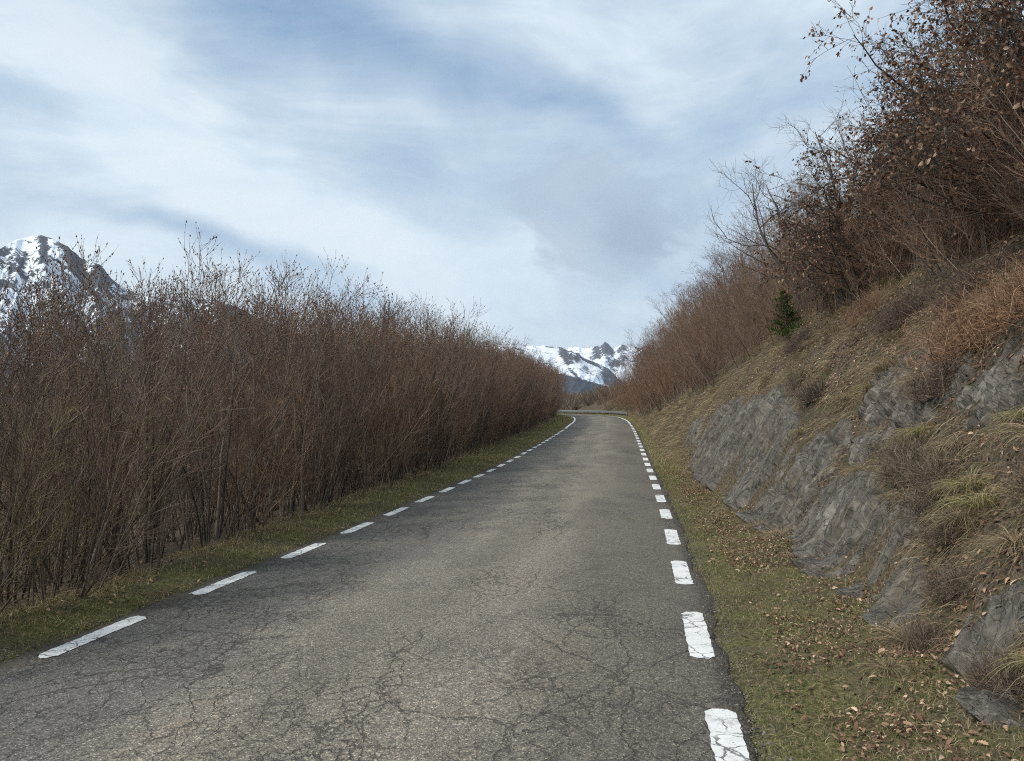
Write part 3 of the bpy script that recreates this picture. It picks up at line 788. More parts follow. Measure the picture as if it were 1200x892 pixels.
# ------------------------------------------------------------------ the thicket left of the road
LS = [make_shrub("left", 100 + i, TWIG, h=4.5 + .25 * (i % 3), nst=13 + i % 3, lean=.20 + .06 * (i % 3), branch=1.05, crown_up=.06) for i in range(5)]
LS += [make_shrub("left", 115, STEM, h=4.6, nst=9, lean=.26, branch=1.0, crown_up=.05, stemk=1.6), make_shrub("left", 116, TWIG, h=4.7, nst=7, lean=.32, branch=1.5, crown_up=.04, stemk=1.8)]
LR = [make_shrub("left", 120 + i, RTWIG, h=4.6, nst=13, lean=.14, branch=1.05) for i in range(2)]
TALL = [make_shrub("tall", 140 + i, TWIG, h=6.2, nst=5, lean=.10, spread=.25, branch=1.25, budn=.3, stemk=1.5) for i in range(2)]
rg = random.Random(5)
def zone_label(row, s):
    z = 'near' if s < 14 else ('middle' if s < 34 else 'far')
    if row == 0:
        return {'near': ("bare brown shrub of many thin stems rising straight from the near left verge", "front row shrubs beside the near left verge"),
                'middle': ("bare brown shrub of the left front row beside the thin dashes halfway up the road", "front row shrubs halfway up the road"),
                'far': ("small looking reddish shrub of the left front row close to the bend", "front row shrubs close to the bend")}[z]
    return {'near': ("bare budded shrub behind the near front row, its crown before the snowy peak", "shrubs inside the near thicket"),
            'middle': ("bare shrub inside the left thicket halfway along, only its crown above the front row", "shrubs inside the thicket halfway along"),
            'far': ("bare reddish shrub inside the left thicket towards the road bend", "shrubs inside the far thicket")}[z]
def left_shrub(s, ul, row, mul=1.0):
    p = road_at(s, -(HW + ul)); x, y = float(p[0]), float(p[1])
    if y < 1 and row > 1: return
    far = s > 30
    me = rg.choice(LR if (rg.random() < (.65 if far else .12)) else LS)
    z0 = gz(x, y); dep = math.hypot(x, y) * math.cos(math.atan2(-x, y) - R(9.67))
    crown = float(np.interp(math.degrees(math.atan2(-x, y)), [3, 5.5, 9.7, 16, 22, 32, 46], [.035, .052, .094, .143, .171, .202, .246]))
    h = min(1.5, (1.6 + crown * dep - z0) / 4.85) * rg.uniform(.92, 1.03)
    lb, gr = zone_label(row, s)
    if row == 0 and s < 22:
        ORD = ["first", "second", "third", "fourth", "fifth", "sixth", "seventh", "eighth", "ninth", "tenth", "eleventh"]
        i_ = int(math.floor((s - 4.45) / 1.72)); fr = (s - 4.45) / 1.72 - i_
        if i_ < 0: lb = "bare thin-stemmed shrub nearest the photo's lower left corner, below the first left dash"
        elif fr < .6: lb = "bare thin-stemmed front shrub across the grass from the %s left dash, counted from the bottom" % ORD[i_]
        else: lb = "bare thin-stemmed front shrub across the grass from the gap above the %s left dash" % ORD[i_]
    ln = -.10 if row == 0 else 0
    place_plant("bare_shrub", me, (x, y, gz(x, y) - .05), rg.uniform(0, 6.28), (h * rg.uniform(.9, 1.15), h * rg.uniform(.9, 1.15), h), (rg.gauss(0, .05), rg.gauss(0, .05) + ln * -.2),
                label=lb, cat="shrub", group=gr)
def row(r, s0, s1, st, f):
    s = s0
    while s < s1:
        f(s + rg.uniform(-.3, .3), r); s += st * rg.uniform(.75, 1.25) * float(np.interp(s, [0, 20, 60, 80], [.8, 1.0, 1.35, 1.6]))
row(0, 3.6, 84, 1.02, lambda s, r: left_shrub(s, vwid(s) + .22 + rg.uniform(-.12, .22), 0, 1.0))
row(1, 3.2, 82, 1.25, lambda s, r: left_shrub(s, vwid(s) + 1.35 + rg.uniform(-.3, .3), 1, 1.08))
row(2, 4.0, 78, 1.45, lambda s, r: left_shrub(s, vwid(s) + 2.9 + rg.uniform(-.4, .4), 2, 1.14))
row(3, 6.0, 74, 1.75, lambda s, r: left_shrub(s, vwid(s) + 5.0 + rg.uniform(-.6, .6), 3, 1.20))
OLIVE = island_mat("lichened_twig_bark", [(0, (.10, .085, .040)), (.5, (.17, .14, .065)), (1, (.28, .24, .13))], .85)
OL = make_shrub("olive", 160, OLIVE, h=4.2, nst=12, lean=.35, branch=1.2, crown_up=.05)
for (s, ul, sc, lb) in ((4.9, 1.0, .55, "olive tinged lichened shrub at the left edge of the thicket, nearer one"), (6.4, 1.5, .62, "olive tinged lichened shrub just right of the nearer olive one")):
    p = road_at(s, -(HW + ul)); x, y = float(p[0]), float(p[1])
    place_plant("bare_shrub", OL, (x, y, gz(x, y)), rg.uniform(0, 6), sc, label=lb, cat="shrub")
# a few taller saplings stand above the thicket
for (s, ul, sc, lb) in ((19.5, 3.2, .86, "bare sapling standing a little above the middle of the left thicket"),
                    (26, 4.0, .98, "bare pale sapling with spreading twigs above the middle of the thicket"), (30, 5.0, 1.02, "tallest thin sapling above the middle thicket, right of the pale one"),
                    (44, 4.5, 1.0, "thin leader sapling sticking out of the thicket left of the snowy shoulder"), (56, 4.0, .95, "last thin sapling above the thicket before the snow slope")):
    p = road_at(s, -(HW + ul)); x, y = float(p[0]), float(p[1])
    place_plant("bare_sapling", rg.choice(TALL), (x, y, gz(x, y)), rg.uniform(0, 6), sc, (0, 0), label=lb, cat="sapling")

# ------------------------------------------------------------------ brush on the right bank
RS = [make_shrub("right", 200 + i, RTWIG, h=3.9, nst=15, lean=.42, spread=.5, branch=1.25, budn=.6, crown_up=.045) for i in range(4)]
def right_shrub(s, w, r, mul=1.0):
    foot = float(np.interp(s, FOOT_S, FOOT_W))
    p = road_at(s, HW + foot + w); x, y = float(p[0]), float(p[1])
    h = mul * rg.uniform(.82, 1.08)
    lb, gr = {0: ("bare red brown shrub of the lowest row, leaning over the rocky bank", "lowest shrubs on the bank"),
              1: ("bare red brown shrub on the upper bank behind the lowest row", "shrubs of the upper bank"),
              2: ("bare shrub high on the hillside, crown against the sky", "shrubs high on the hillside")}[min(r, 2)]
    if s > 40: lb, gr = ("bare red brown shrub crowding the right verge near the bend", "shrubs crowding the verge near the bend")
    place_plant("hillside_shrub", rg.choice(RS), (x, y, gz(x, y) - .08), rg.uniform(0, 6.28), (h * 1.1, h * 1.1, h), (rg.gauss(0, .05), -.12 + rg.gauss(0, .05)), label=lb, cat="shrub", group=gr)
wl = lambda s: float(np.interp(s, [14, 18, 21, 24, 30, 38, 50, 60, 75], [3.6, 3.0, 2.3, 1.65, 1.4, 1.1, .7, .35, .4]))
hl = lambda s: float(np.interp(s, [12, 20, 26, 40, 60, 80], [.60, .62, .82, 1.08, 1.15, 1.0]))
row(0, 18.5, 82, 1.35, lambda s, r: right_shrub(s, wl(s) + rg.uniform(0, .3), 0, hl(s) * .85))
row(1, 16.0, 80, 1.6, lambda s, r: right_shrub(s, wl(s) + 1.3 + rg.uniform(0, .4), 1, hl(s)))
row(2, 14.0, 80, 1.9, lambda s, r: right_shrub(s, wl(s) + 2.9 + rg.uniform(0, .5), 2, hl(s) * 1.12))
row(3, 17.0, 76, 2.8, lambda s, r: right_shrub(s, wl(s) + 5.0 + rg.uniform(0, .8), 3, hl(s) * 1.25))

# ------------------------------------------------------------------ oaks with withered leaves, and bare crooked trees
def tree_polys(seed, h, leaves, lean=(0, 0), nmain=9, wig=.17, density=1.0, trunks=1):
    rg = random.Random(seed); wood, fine, L = [], [], []
    for tk in range(trunks):
        a = rg.uniform(0, 6.28)
        tr = curve((.25 * tk * math.cos(a), .25 * tk * math.sin(a), -.3), (lean[0] + rg.gauss(0, .1), lean[1] + rg.gauss(0, .1), 1), h * rg.uniform(.85, 1) * (1 - .1 * tk), 12, .10, .03, .075 * h / 5, .012, rg)
        wood.append(tr)
        for i in range(nmain):
            t = .14 + .84 * (i + rg.random()) / nmain
            p, d, r_ = at(tr, t)
            bl = h * (.62 - .38 * t) * rg.uniform(.8, 1.2)
            az_ = i * 2.4 + rg.uniform(-.4, .4)
            dd = np.array([math.cos(az_) + lean[0] * 1.5, math.sin(az_) + lean[1] * 1.5, rg.uniform(.15, .75)])
            b1 = curve(p, dd, bl, 10, wig, .035, r_ * .58, .006, rg); wood.append(b1)
            for j in range(int(10 * density)):
                p2, d2, r2 = at(b1, rg.uniform(.18, 1))
                b2 = curve(p2, off_dir(d2, R(rg.uniform(25, 60)), rg), bl * rg.uniform(.22, .5), 7, wig, .03, max(r2 * .55, .004), .003, rg); fine.append(b2)
                for m_ in range(int(6 * density)):
                    p3, d3, r3 = at(b2, rg.uniform(.2, 1))
                    b3 = curve(p3, off_dir(d3, R(rg.uniform(25, 60)), rg), rg.uniform(.18, .5), 5, wig, .02, .0034, .0018, rg); fine.append(b3)
                    L.append(b3)
    return wood, fine, L
def make_oak(seed, h, keep=1.0, lsz=.066, **kw):
    wood, fine, L = tree_polys(seed, h, True, **kw)
    V, F_ = tubes(wood, 7); V2, F2 = tubes(fine, 3)
    tr = mesh("trunk", np.concatenate([V, V2]), [F_, F2 + len(V)], [OAKBARK])
    rg = random.Random(seed + 1); g = np.random.default_rng(seed)
    P, D = [], []
    for b in L:
        if rg.random() > keep: continue
        n = rg.choice((2, 3, 4, 5))
        for i in range(n):
            p, d, _ = at(b, rg.uniform(.45, 1)); P.append(p + np.array([rg.gauss(0, .015), rg.gauss(0, .015), rg.gauss(0, .015)])); D.append(d)
    P = np.array(P); n = len(P)
    # withered leaves hang: length axis outwards and down
    X_ = unit(np.array(D) * .5 + g.normal(size=(n, 3)) * .55 + np.array([0, 0, -.45]))
    Y_ = unit(np.cross(X_, g.normal(size=(n, 3)))); Z_ = np.cross(X_, Y_)
    TV, TF = LEAFS
    TV = TV * np.array([1, 1.15, 1])
    LV, LF = scatter(TV, TF, P, np.stack([X_, Y_, Z_], -1), g.uniform(.6, 1.25, n) * lsz)
    return tr, mesh("foliage", LV, LF, [OAKLEAF])
def make_bare(seed, h, **kw):
    wood, fine, L = tree_polys(seed, h, False, **kw)
    V, F_ = tubes(wood, 6); V2, F2 = tubes(fine, 3)
    return mesh("trunk", V, [F_], [OAKBARK]), mesh("crown", V2, [F2], [STEM])
O1 = make_oak(301, 5.4, lean=(-.18, 0), nmain=12, density=1.25)
O2 = make_oak(302, 5.6, keep=.62, lean=(-.05, .05), nmain=12, density=1.2)
O3 = make_oak(303, 3.0, keep=.6, lean=(-.25, 0), nmain=8, density=1.0, trunks=2, wig=.13)
O4 = make_oak(304, 3.0, keep=.35, lean=(-.2, .1), nmain=8, density=1.1, trunks=3, wig=.13)
for (x, y, sc, rz, me, lb) in (
        (5.15, 12.4, 1.04, 0, O1, "leaning oak with withered brown leaves, its left branches reaching far into the sky"),
        (5.9, 10.3, 1.02, 1.2, O2, "oak full of withered brown leaves at the top right corner"),
        (7.4, 13.6, 1.05, 2.6, O1, "withered oak uphill behind the leaning one"),
        (5.6, 15.3, .78, .4, O2, "smaller withered oak left of and below the leaning oak"),
        (8.2, 11.5, 1.1, 4.1, O2, "tall dark branched oak highest on the slope in the corner")):
    place_plant("withered_oak", me, (x, y, gz(x, y)), rz if me is not O1 or rz else 0, sc, label=lb, cat="oak tree", names=("trunk", "foliage"))
rg = random.Random(78)
for i in range(16):
    y = 7.2 + i * .62 + rg.uniform(-.2, .2); x = 4.15 + rg.uniform(0, .8)
    place_plant("hillside_shrub", rg.choice(RS), (x, y, gz(x, y)), rg.uniform(0, 6), (.62, .62, rg.uniform(.40, .52)), (0, -.1),
                label="low bare brown shrub on the ridge under the withered oaks", cat="shrub", group="low shrubs on the ridge under the oaks")
rg = random.Random(77)
for i in range(20):
    y = 8.2 + i * .55 + rg.uniform(-.3, .3); x = 4.35 + rg.uniform(0, 1.5) + max(0, .25 * (i % 3)) - .02 * i
    place_plant("oak_sapling", rg.choice((O3, O3, O4)), (x, y, gz(x, y)), rg.uniform(-.6, .6), rg.uniform(.62, .98),
                label="low tangled oak sapling holding brown leaves along the top edge of the bank", cat="sapling", group="oak saplings along the top of the bank", names=("trunk", "foliage"))
WH = [make_shrub("whip", 400 + i, STEM, h=4.2, nst=7, lean=.07, spread=.5, branch=.55, budn=.2, crown_up=.05, stemk=1.1) for i in range(2)]
for (x, y, sc) in ((4.6, 9.0, .95), (4.9, 10.2, 1.0), (5.1, 11.4, 1.0), (4.7, 12.6, .9), (5.4, 8.6, 1.1), (5.0, 13.8, .85), (4.9, 7.8, .9)):
    place_plant("hazel_clump", rg.choice(WH), (x, y, gz(x, y)), rg.uniform(0, 6), sc, (0, -.06), label="clump of thin pale upright stems in front of the withered oaks", cat="shrub", group="pale stemmed clumps before the oaks", names=("stem", "crown"))
B1 = make_bare(501, 4.8, lean=(-.15, 0), nmain=9, wig=.24, density=.9)
B2 = make_bare(502, 5.0, lean=(-.1, .0), nmain=8, wig=.16, density=1.0, trunks=2)
for (x, y, sc, rz, me, lb) in (
        (4.5, 21.5, .95, 0, B1, "crooked bare tree against the sky just left of the withered oaks"),
        (4.9, 24.5, .92, 1.5, B2, "bare tree left of the crooked one, fine twigs against the sky"),
        (5.3, 19.5, .9, .8, B2, "bare tree half hidden by the left edge of the oaks"),
        (4.8, 30.5, .95, 2.5, B1, "low bare tree above the red brown brush, further left"),
        (4.6, 37.0, .95, .4, B2, "farthest bare tree on the skyline of the right bank")):
    place_plant("bare_tree", me, (x, y, gz(x, y)), rz, sc, label=lb, cat="tree", names=("trunk", "crown"))

# ------------------------------------------------------------------ small spruce on the ridge
def spruce(h=1.6):
    rg = random.Random(9); g = np.random.default_rng(9)
    tr = curve((0, 0, -.1), (0, 0, 1), h, 8, .01, 0, .022, .004, rg)
    V, F_ = tubes([tr], 6)
    a = mesh("trunk", V, [F_], [OAKBARK])
    P, D, br = [], [], []
    z = .08
    while z < h * .97:
        Lb = ((1 - z / h) * .58 + .05) * rg.uniform(.6, 1.15)
        for i in range(7):
            az_ = rg.uniform(0, 6.28)
            b = curve((0, 0, z), (math.cos(az_), math.sin(az_), .25 + .4 * z / h), Lb * rg.uniform(.8, 1.1), 6, .05, .01, .006, .002, rg); br.append(b)
            for j in range(int(10 + 90 * Lb)):
                p, d, _ = at(b, rg.uniform(.05, 1)); d3 = off_dir(d, R(rg.uniform(20, 60)), rg)
                P.append(p + d3 * rg.uniform(0, .12) * Lb * 1.5); D.append(off_dir(d, R(rg.uniform(30, 70)), rg))
        z += .075
    P = np.array(P); X_ = unit(np.array(D)); Y_ = unit(np.cross(X_, g.normal(size=X_.shape)))
    TV = np.array([(0, -.1, 0), (0, .1, 0), (1, .04, 0), (1, -.04, 0), (0, 0, -.1), (0, 0, .1), (1, 0, .04), (1, 0, -.04)]) * .055
    NV, NF = scatter(TV, [np.array([(0, 1, 2, 3), (4, 5, 6, 7)])], P, np.stack([X_, Y_, np.cross(X_, Y_)], -1), g.uniform(.7, 1.3, len(P)))
    BV, BF = tubes(br, 3)
    ndl = island_mat("spruce_needles", [(0, (.035, .058, .018)), (.5, (.070, .100, .030)), (1, (.15, .165, .055))], .6)
    b = mesh("crown", np.concatenate([BV, NV]), [BF, NF[0] + len(BV)], [OAKBARK, ndl], fmat=np.concatenate([np.zeros(len(BF), int), np.ones(len(NF[0]), int)]))
    return a, b
place_plant("small_spruce", spruce(1.3), (3.68, 19.7, gz(3.68, 19.7) - .12), 0, 1.0, (0, -.08), label="small dark green spruce on the edge of the bank", cat="spruce tree")

# ------------------------------------------------------------------ heather clumps, grass tufts, a brown bush on the bank
def clump(seed, r, n, L, mat, w=.0022, up=.5, droop=0.0, name="heather", sub=True, wob=.2):
    rg = random.Random(seed); P = []
    for i in range(n):
        d = np.array([rg.gauss(0, 1), rg.gauss(0, 1), abs(rg.gauss(0, 1)) * .8 + up]); d /= np.linalg.norm(d)
        b = np.array([rg.gauss(0, r * .35), rg.gauss(0, r * .35), -.03])
        c1 = curve(b, d, L * rg.uniform(.6, 1.1), 7, wob, -droop, w * 1.5, w * .5, rg); P.append(c1)
        if sub:
            for j in range(5):
                p, d2, _ = at(c1, rg.uniform(.3, 1)); P.append(curve(p, off_dir(d2, R(rg.uniform(20, 55)), rg), L * rg.uniform(.15, .4), 4, .15, .03, w * .8, w * .4, rg))
    V, F_ = tubes(P, 3)
    return mesh(name, V, [F_], [mat])
HC = [clump(600 + i, .28, 330, .34, HEATH, .0021) for i in range(3)]
rg = random.Random(31)
for i, (x, y, sc, lb) in enumerate((
        (2.50, 7.45, 1.0, "grey brown heather clump right above the split slab"), (2.36, 6.50, .95, "dark heather clump against the right edge of the slab"),
        (2.50, 6.80, .9, "heather clump uphill of the small rock flake"), (2.22, 5.98, .62, "heather clump below the small rock flake"),
        (1.84, 5.32, .6, "low dark heather clump left of the blue grey boulder"), (2.08, 5.48, .62, "heather clump between the slab and the boulder, at the foot"),
        (3.05, 8.15, 1.2, "broad heather clump between the two upper outcrops"),
        (2.6, 7.9, .8, "heather clump uphill of the slab top"),
        (1.95, 4.42, .7, "heather clump beside the small half buried stone"), (2.55, 5.1, .9, "heather clump near the photo's lower right edge, above the boulder"),
        (2.75, 12.6, 1.1, "heather clump above the widest slab's near end"), (2.95, 14.3, 1.0, "heather clump on the crest of the widest slab"))):
    o = obj("heather_clump", HC[i % 3], loc=(x, y, gz(x, y))); o.rotation_euler = (0, -.5, rg.uniform(0, 6)); o.scale = (sc, sc, sc * .9)
    o.rotation_euler = (0, -.35, 0); tag(o, lb, "heather", "heather clumps on the bank")
BR = clump(650, .8, 420, .62, RTWIG, .0026, wob=.42)
BR2 = clump(651, .7, 380, .55, TWIG, .0025, wob=.42)
for (x, y, sc, me, lb) in ((3.45, 8.2, 1.0, BR, "tangled brown leafless bush above the splintered outcrop"), (3.55, 7.2, .9, BR, "brown leafless bush at the right edge, top of the bank"),
                      (3.9, 9.3, .9, BR2, "brown bush on the bank edge below the pale stems"), (3.5, 16.6, .8, BR2, "small brown bush on the ridge near the spruce"),
                      (3.75, 11.3, .85, BR2, "dry bush under the leaning oak"), (3.9, 13.4, .8, BR, "dry bush on the ridge under the smaller oak")):
    o = obj("brown_bush", me, loc=(x, y, gz(x, y))); o.rotation_euler = (0, -.4, 0); o.scale = (sc, sc, sc); tag(o, lb, "bush", "brown bushes on the bank")

def blades(P, UP, LEAN, L, W, droop, name, mat, seed=0, seg=4):
    """grass blades from P; UP and LEAN unit vectors; droop 0..1"""
    g = np.random.default_rng(seed); n = len(P)
    t = np.linspace(0, 1, seg)[None, :, None]
    L = L[:, None, None]; dr = droop[:, None, None]
    C_ = P[:, None] + UP[:, None] * L * t * (1 - .45 * dr * t) + LEAN[:, None] * L * (dr * t ** 1.7) + np.array([0, 0, -1.0]) * L * dr * .55 * t ** 2.4
    side = unit(np.cross(LEAN + 1e-4, UP) + .6 * g.normal(size=(n, 3)))[:, None]
    wd = W[:, None, None] * (1 - t ** 1.6 * .88) / 2
    V = np.stack([C_ - side * wd, C_ + side * wd], 2).reshape(-1, 3)
    i = (np.arange(n)[:, None] * seg + np.arange(seg - 1)[None]).ravel() * 2
    return mesh(name, V, [np.stack([i, i + 1, i + 3, i + 2], 1)], [mat])
def tuft(seed, mat, n=260, L=.30, r=.09):
    g = np.random.default_rng(seed)
    a = g.uniform(0, 6.28, n); rr = r * np.sqrt(g.random(n))
    P = np.stack([rr * np.cos(a), rr * np.sin(a), np.full(n, -.02)], 1)
    ln = unit(np.stack([np.cos(a) - .5, np.sin(a), 0 * a], 1) + .3 * g.normal(size=(n, 3)) * (1, 1, 0))
    up = unit(np.stack([.25 * np.cos(a), .25 * np.sin(a), 1 + 0 * a], 1))
    return blades(P, up, ln, L * g.uniform(.5, 1.1, n), g.uniform(.002, .0042, n), g.uniform(.5, 1.15, n), "grass_tuft", mat, seed, 6)
TF1 = tuft(701, OCHRE); TF2 = tuft(702, STRAW); TF3 = tuft(703, STRAW, 320, .38, .12)
rg = random.Random(41)
tl = [(2.50, 7.72, TF1, 1.0, "arching green yellow grass tuft above the slab's heather"), (2.37, 5.80, TF1, 1.05, "arching green yellow grass tuft left of the photo's right edge"), (2.64, 6.88, TF2, 1.0, "straw coloured tuft uphill of the rock flake"),
      (1.75, 5.45, TF3, .8, "straw tuft at the slab's foot, left of the boulder"), (2.28, 5.95, TF2, .9, "dry tuft between two heather clumps"), (2.7, 5.6, TF3, 1.0, "large dry tuft high at the right edge"),
      (3.2, 10.6, TF3, 1.2, "pale dry tuft over the flaky outcrop"), (3.1, 9.0, TF3, 1.1, "dry tuft overhanging the flaky outcrop's near end"), (2.9, 11.4, TF2, 1.1, "dry tuft left of the flaky outcrop"),
      (1.62, 9.6, TF3, .9, "straw tuft hanging at the foot between the two big slabs"), (1.55, 10.5, TF2, .9, "small straw tuft at the foot of the widest slab's near end"), (2.45, 6.2, TF1, .9, "greenish tuft above the rock flake"),
      (1.45, 4.9, TF2, .6, "thin straw tuft in the green verge"), (2.3, 5.2, TF2, .9, "dry tuft on top of the boulder"), (3.45, 12.5, TF3, 1.2, "pale tuft on the ridge before the oaks"), (3.55, 14.8, TF3, 1.2, "pale tuft on the ridge beyond the oaks' edge"),
      (3.4, 17.5, TF3, 1.2, "pale tuft on the ridge in front of the spruce"), (2.05, 4.3, TF1, .8, "green yellow tuft behind the small stone")]
for (x, y, me, sc, lb) in tl:
    o = obj("grass_tuft", me, loc=(x, y, gz(x, y) + .02)); o.rotation_euler = (0, -.3, rg.uniform(-.6, .6)); o.scale = (sc, sc, sc); tag(o, lb, "grass tuft", "grass tufts on the bank")

rg = random.Random(91)
for i in range(60):
    s_i = 4.2 + 15 * rg.random() ** 1.2; u_i = HW + float(np.interp(s_i, FOOT_S, FOOT_W)) + .3 + 3.8 * rg.random()
    p_ = road_at(s_i, u_i); x, y = float(p_[0]), float(p_[1])
    if in_rock(np.array([x]), np.array([y]), .0)[0]: continue
    o = obj("grass_tuft", rg.choice((TF2, TF3, TF2, TF3, TF1)), loc=(x, y, gz(x, y) + .01)); sc = rg.uniform(.45, .95)
    o.rotation_euler = (0, -.35, rg.uniform(-.7, .7)); o.scale = (sc, sc, sc); tag(o, "small dead grass tuft half buried in the leaves of the rocky bank", "grass tuft", "small tufts scattered over the bank")

# ------------------------------------------------------------------ ground cover (stuff)
def cover_pts(n, s0, s1, f_u, g, p=1.0, thr=None, nsc=1.5, seed=0):
    """random points beside the road: f_u(s, r) gives the signed distance u"""
    s = s0 + (s1 - s0) * g.random(n) ** p
    u = f_u(s, g.random(n))
    Q = road_at(s, u)
    x, y = Q[:, 0], Q[:, 1]
    if thr is not None:
        m_ = fbm(x * nsc, y * nsc, 3, seed) + .25 * g.normal(size=n) > thr; x, y, s, u = x[m_], y[m_], s[m_], u[m_]
    return x, y, height(x, y), s, u
def grass(name, label, mat, n, s0, s1, f_u, L, W, p=1.0, thr=None, seed=0, droop=(.2, .9), downslope=0.0, rock=None, nsc=1.5):
    g = np.random.default_rng(seed)
    x, y, z, s, u = cover_pts(n, s0, s1, f_u, g, p, thr, nsc, seed)
    if rock is not None:
        k_ = ~in_rock(x, y, rock); x, y, z, s, u = x[k_], y[k_], z[k_], s[k_], u[k_]
    n = len(x); sc = np.interp(s, [4, 12, 30, 80], [1, 1.35, 2.2, 4.0]) 
    a = g.uniform(0, 6.28, n)
    ln = np.stack([np.cos(a), np.sin(a), 0 * a], 1) * (1 - downslope) + np.array([-1, 0, -.5]) * downslope * 1.2
    N = hnorm(x, y) if downslope else np.tile((0, 0, 1.0), (n, 1))
    up = unit(N * (1 - .2 * downslope) + .35 * g.normal(size=(n, 3)) * (1, 1, .4) + np.array([0, 0, .5]))
    me = blades(np.stack([x, y, z - .006], 1), up, unit(ln + .2 * g.normal(size=(n, 3))), g.uniform(L[0], L[1], n) * (1 + .25 * (sc - 1)), g.uniform(W[0], W[1], n) * sc, g.uniform(*droop, n), name, mat, seed, 4)
    return tag(obj(name, me), label, "grass", kind='stuff')
footw = lambda s: np.interp(s, FOOT_S, FOOT_W)
# spill: more blades at the asphalt edge so that it is ragged
grass("verge_grass", "short green grass of the verge right of the road", GREEN, 80000, 2.2, 22, lambda s, r: HW - .09 + (footw(s) + .12) * r ** 1.05, (.02, .060), (.0022, .0042), 1.55, -.42, 801, (.1, 1.0), nsc=2.6)
grass("dry_verge_grass", "dead straw blades mixed into the right verge", STRAW, 52000, 2.2, 40, lambda s, r: HW - .07 + (footw(s) + .4) * r ** .8, (.03, .12), (.0018, .0034), 1.6, -.1, 802, (.4, 1.1), nsc=1.8)
grass("tall_verge_straw", "longer bent straw in the right verge", STRAW, 9000, 2.2, 26, lambda s, r: HW + .02 + (footw(s) + .3) * r ** .7, (.08, .19), (.0018, .003), 1.5, .15, 817, (.6, 1.3), nsc=1.3)
grass("far_verge_grass", "pale grass of the right verge and lower bank further up the road", OCHRE, 26000, 20, 84, lambda s, r: HW - .03 + (footw(s) + 1.0) * r, (.04, .14), (.003, .006), 1.3, -.35, 803)
grass("left_verge_grass", "faded green and yellow grass strip along the left of the road", OCHRE, 95000, 2.5, 90, lambda s, r: -(HW + .02 + (vwid(s) + .35) * r), (.03, .10), (.0028, .0055), 1.7, -.5, 804, nsc=1.4)
grass("left_green_grass", "greener blades in the grass strip along the left of the road", GREEN, 9000, 2.5, 80, lambda s, r: -(HW + .04 + (vwid(s) - .1) * r), (.02, .07), (.0028, .005), 1.7, -.05, 805, nsc=1.0)
grass("thicket_foot_grass", "long dead grass along the foot of the left thicket", STRAW, 26000, 2.5, 70, lambda s, r: -(HW + vwid(s) - .25 + .9 * r), (.08, .26), (.0022, .0045), 1.6, -.2, 809, (.3, 1.1), nsc=1.3)
grass("bank_grass", "dead grass hanging down the rocky bank", STRAW, 105000, 2.6, 26, lambda s, r: HW + footw(s) - .05 + 5.0 * r ** 1.15, (.07, .24), (.0020, .0042), 1.45, -.2, 806, (.6, 1.25), .65, -.07, 1.6)
grass("bank_green_grass", "yellow green grass patches on the rocky bank", OCHRE, 32000, 2.6, 26, lambda s, r: HW + footw(s) - .05 + 5.0 * r, (.06, .19), (.0022, .004), 1.45, .25, 807, (.5, 1.2), .55, -.07, 1.1)
grass("far_bank_grass", "dead grass on the far part of the right bank", STRAW, 40000, 24, 84, lambda s, r: HW + footw(s) - .1 + 2.4 * r, (.10, .26), (.004, .007), 1.1, -.4, 808, (.5, 1.2), .6)

def leaves(name, label, n, s0, s1, f_u, size, seed, thr=-.1, p=1.5, nsc=1.2, rock=None, lift=.012, far=False):
    g = np.random.default_rng(seed)
    x, y, z, s, u = cover_pts(n, s0, s1, f_u, g, p, thr, nsc, seed)
    if rock is not None:
        k_ = ~in_rock(x, y, rock); x, y, z, s, u = x[k_], y[k_], z[k_], s[k_], u[k_]
    n = len(x); N = hnorm(x, y)
    M = rotmats(n, g, N, 1.3)
    near_ = LEAF if not far else LEAFS
    V, F_ = scatter(near_[0], near_[1], np.stack([x, y, z + lift + g.uniform(0, .02, n)], 1), M, g.uniform(size[0], size[1], n))
    me = mesh(name, V, F_, [LITTER])
    return tag(obj(name, me), label, "leaf litter", kind='stuff')
leaves("bank_litter", "fallen brown oak leaves caught on the rocky bank", 42000, 2.6, 24, lambda s, r: HW + footw(s) - .1 + 5.2 * r ** 1.1, (.026, .060), 811, -.16, rock=-.03)
leaves("foot_litter", "fallen brown leaves drifted along the foot of the bank", 20000, 3.0, 20, lambda s, r: HW + footw(s) * (.22 + .90 * r), (.012, .038), 812, -.1, nsc=1.7, p=1.2)
leaves("ridge_litter", "rusty oak leaves lying thick on the upper bank under the oaks", 24000, 6, 20, lambda s, r: HW + footw(s) + 1.2 + 4.0 * r, (.028, .062), 816, .02, nsc=.9, p=1.2)
leaves("verge_litter", "scattered fallen leaves in the green right verge", 2200, 2.4, 14, lambda s, r: HW + .1 + footw(s) * r, (.015, .055), 813, -.3, p=1.3)
leaves("thicket_litter", "fallen leaves under the left thicket", 5000, 2.5, 50, lambda s, r: -(HW + vwid(s) - .2 + 3.5 * r), (.03, .06), 814, -.6, p=1.5, far=True)
leaves("left_verge_litter", "few fallen leaves in the left grass strip", 500, 3, 30, lambda s, r: -(HW + .05 + vwid(s) * r), (.03, .06), 815, -.6, p=1.3)

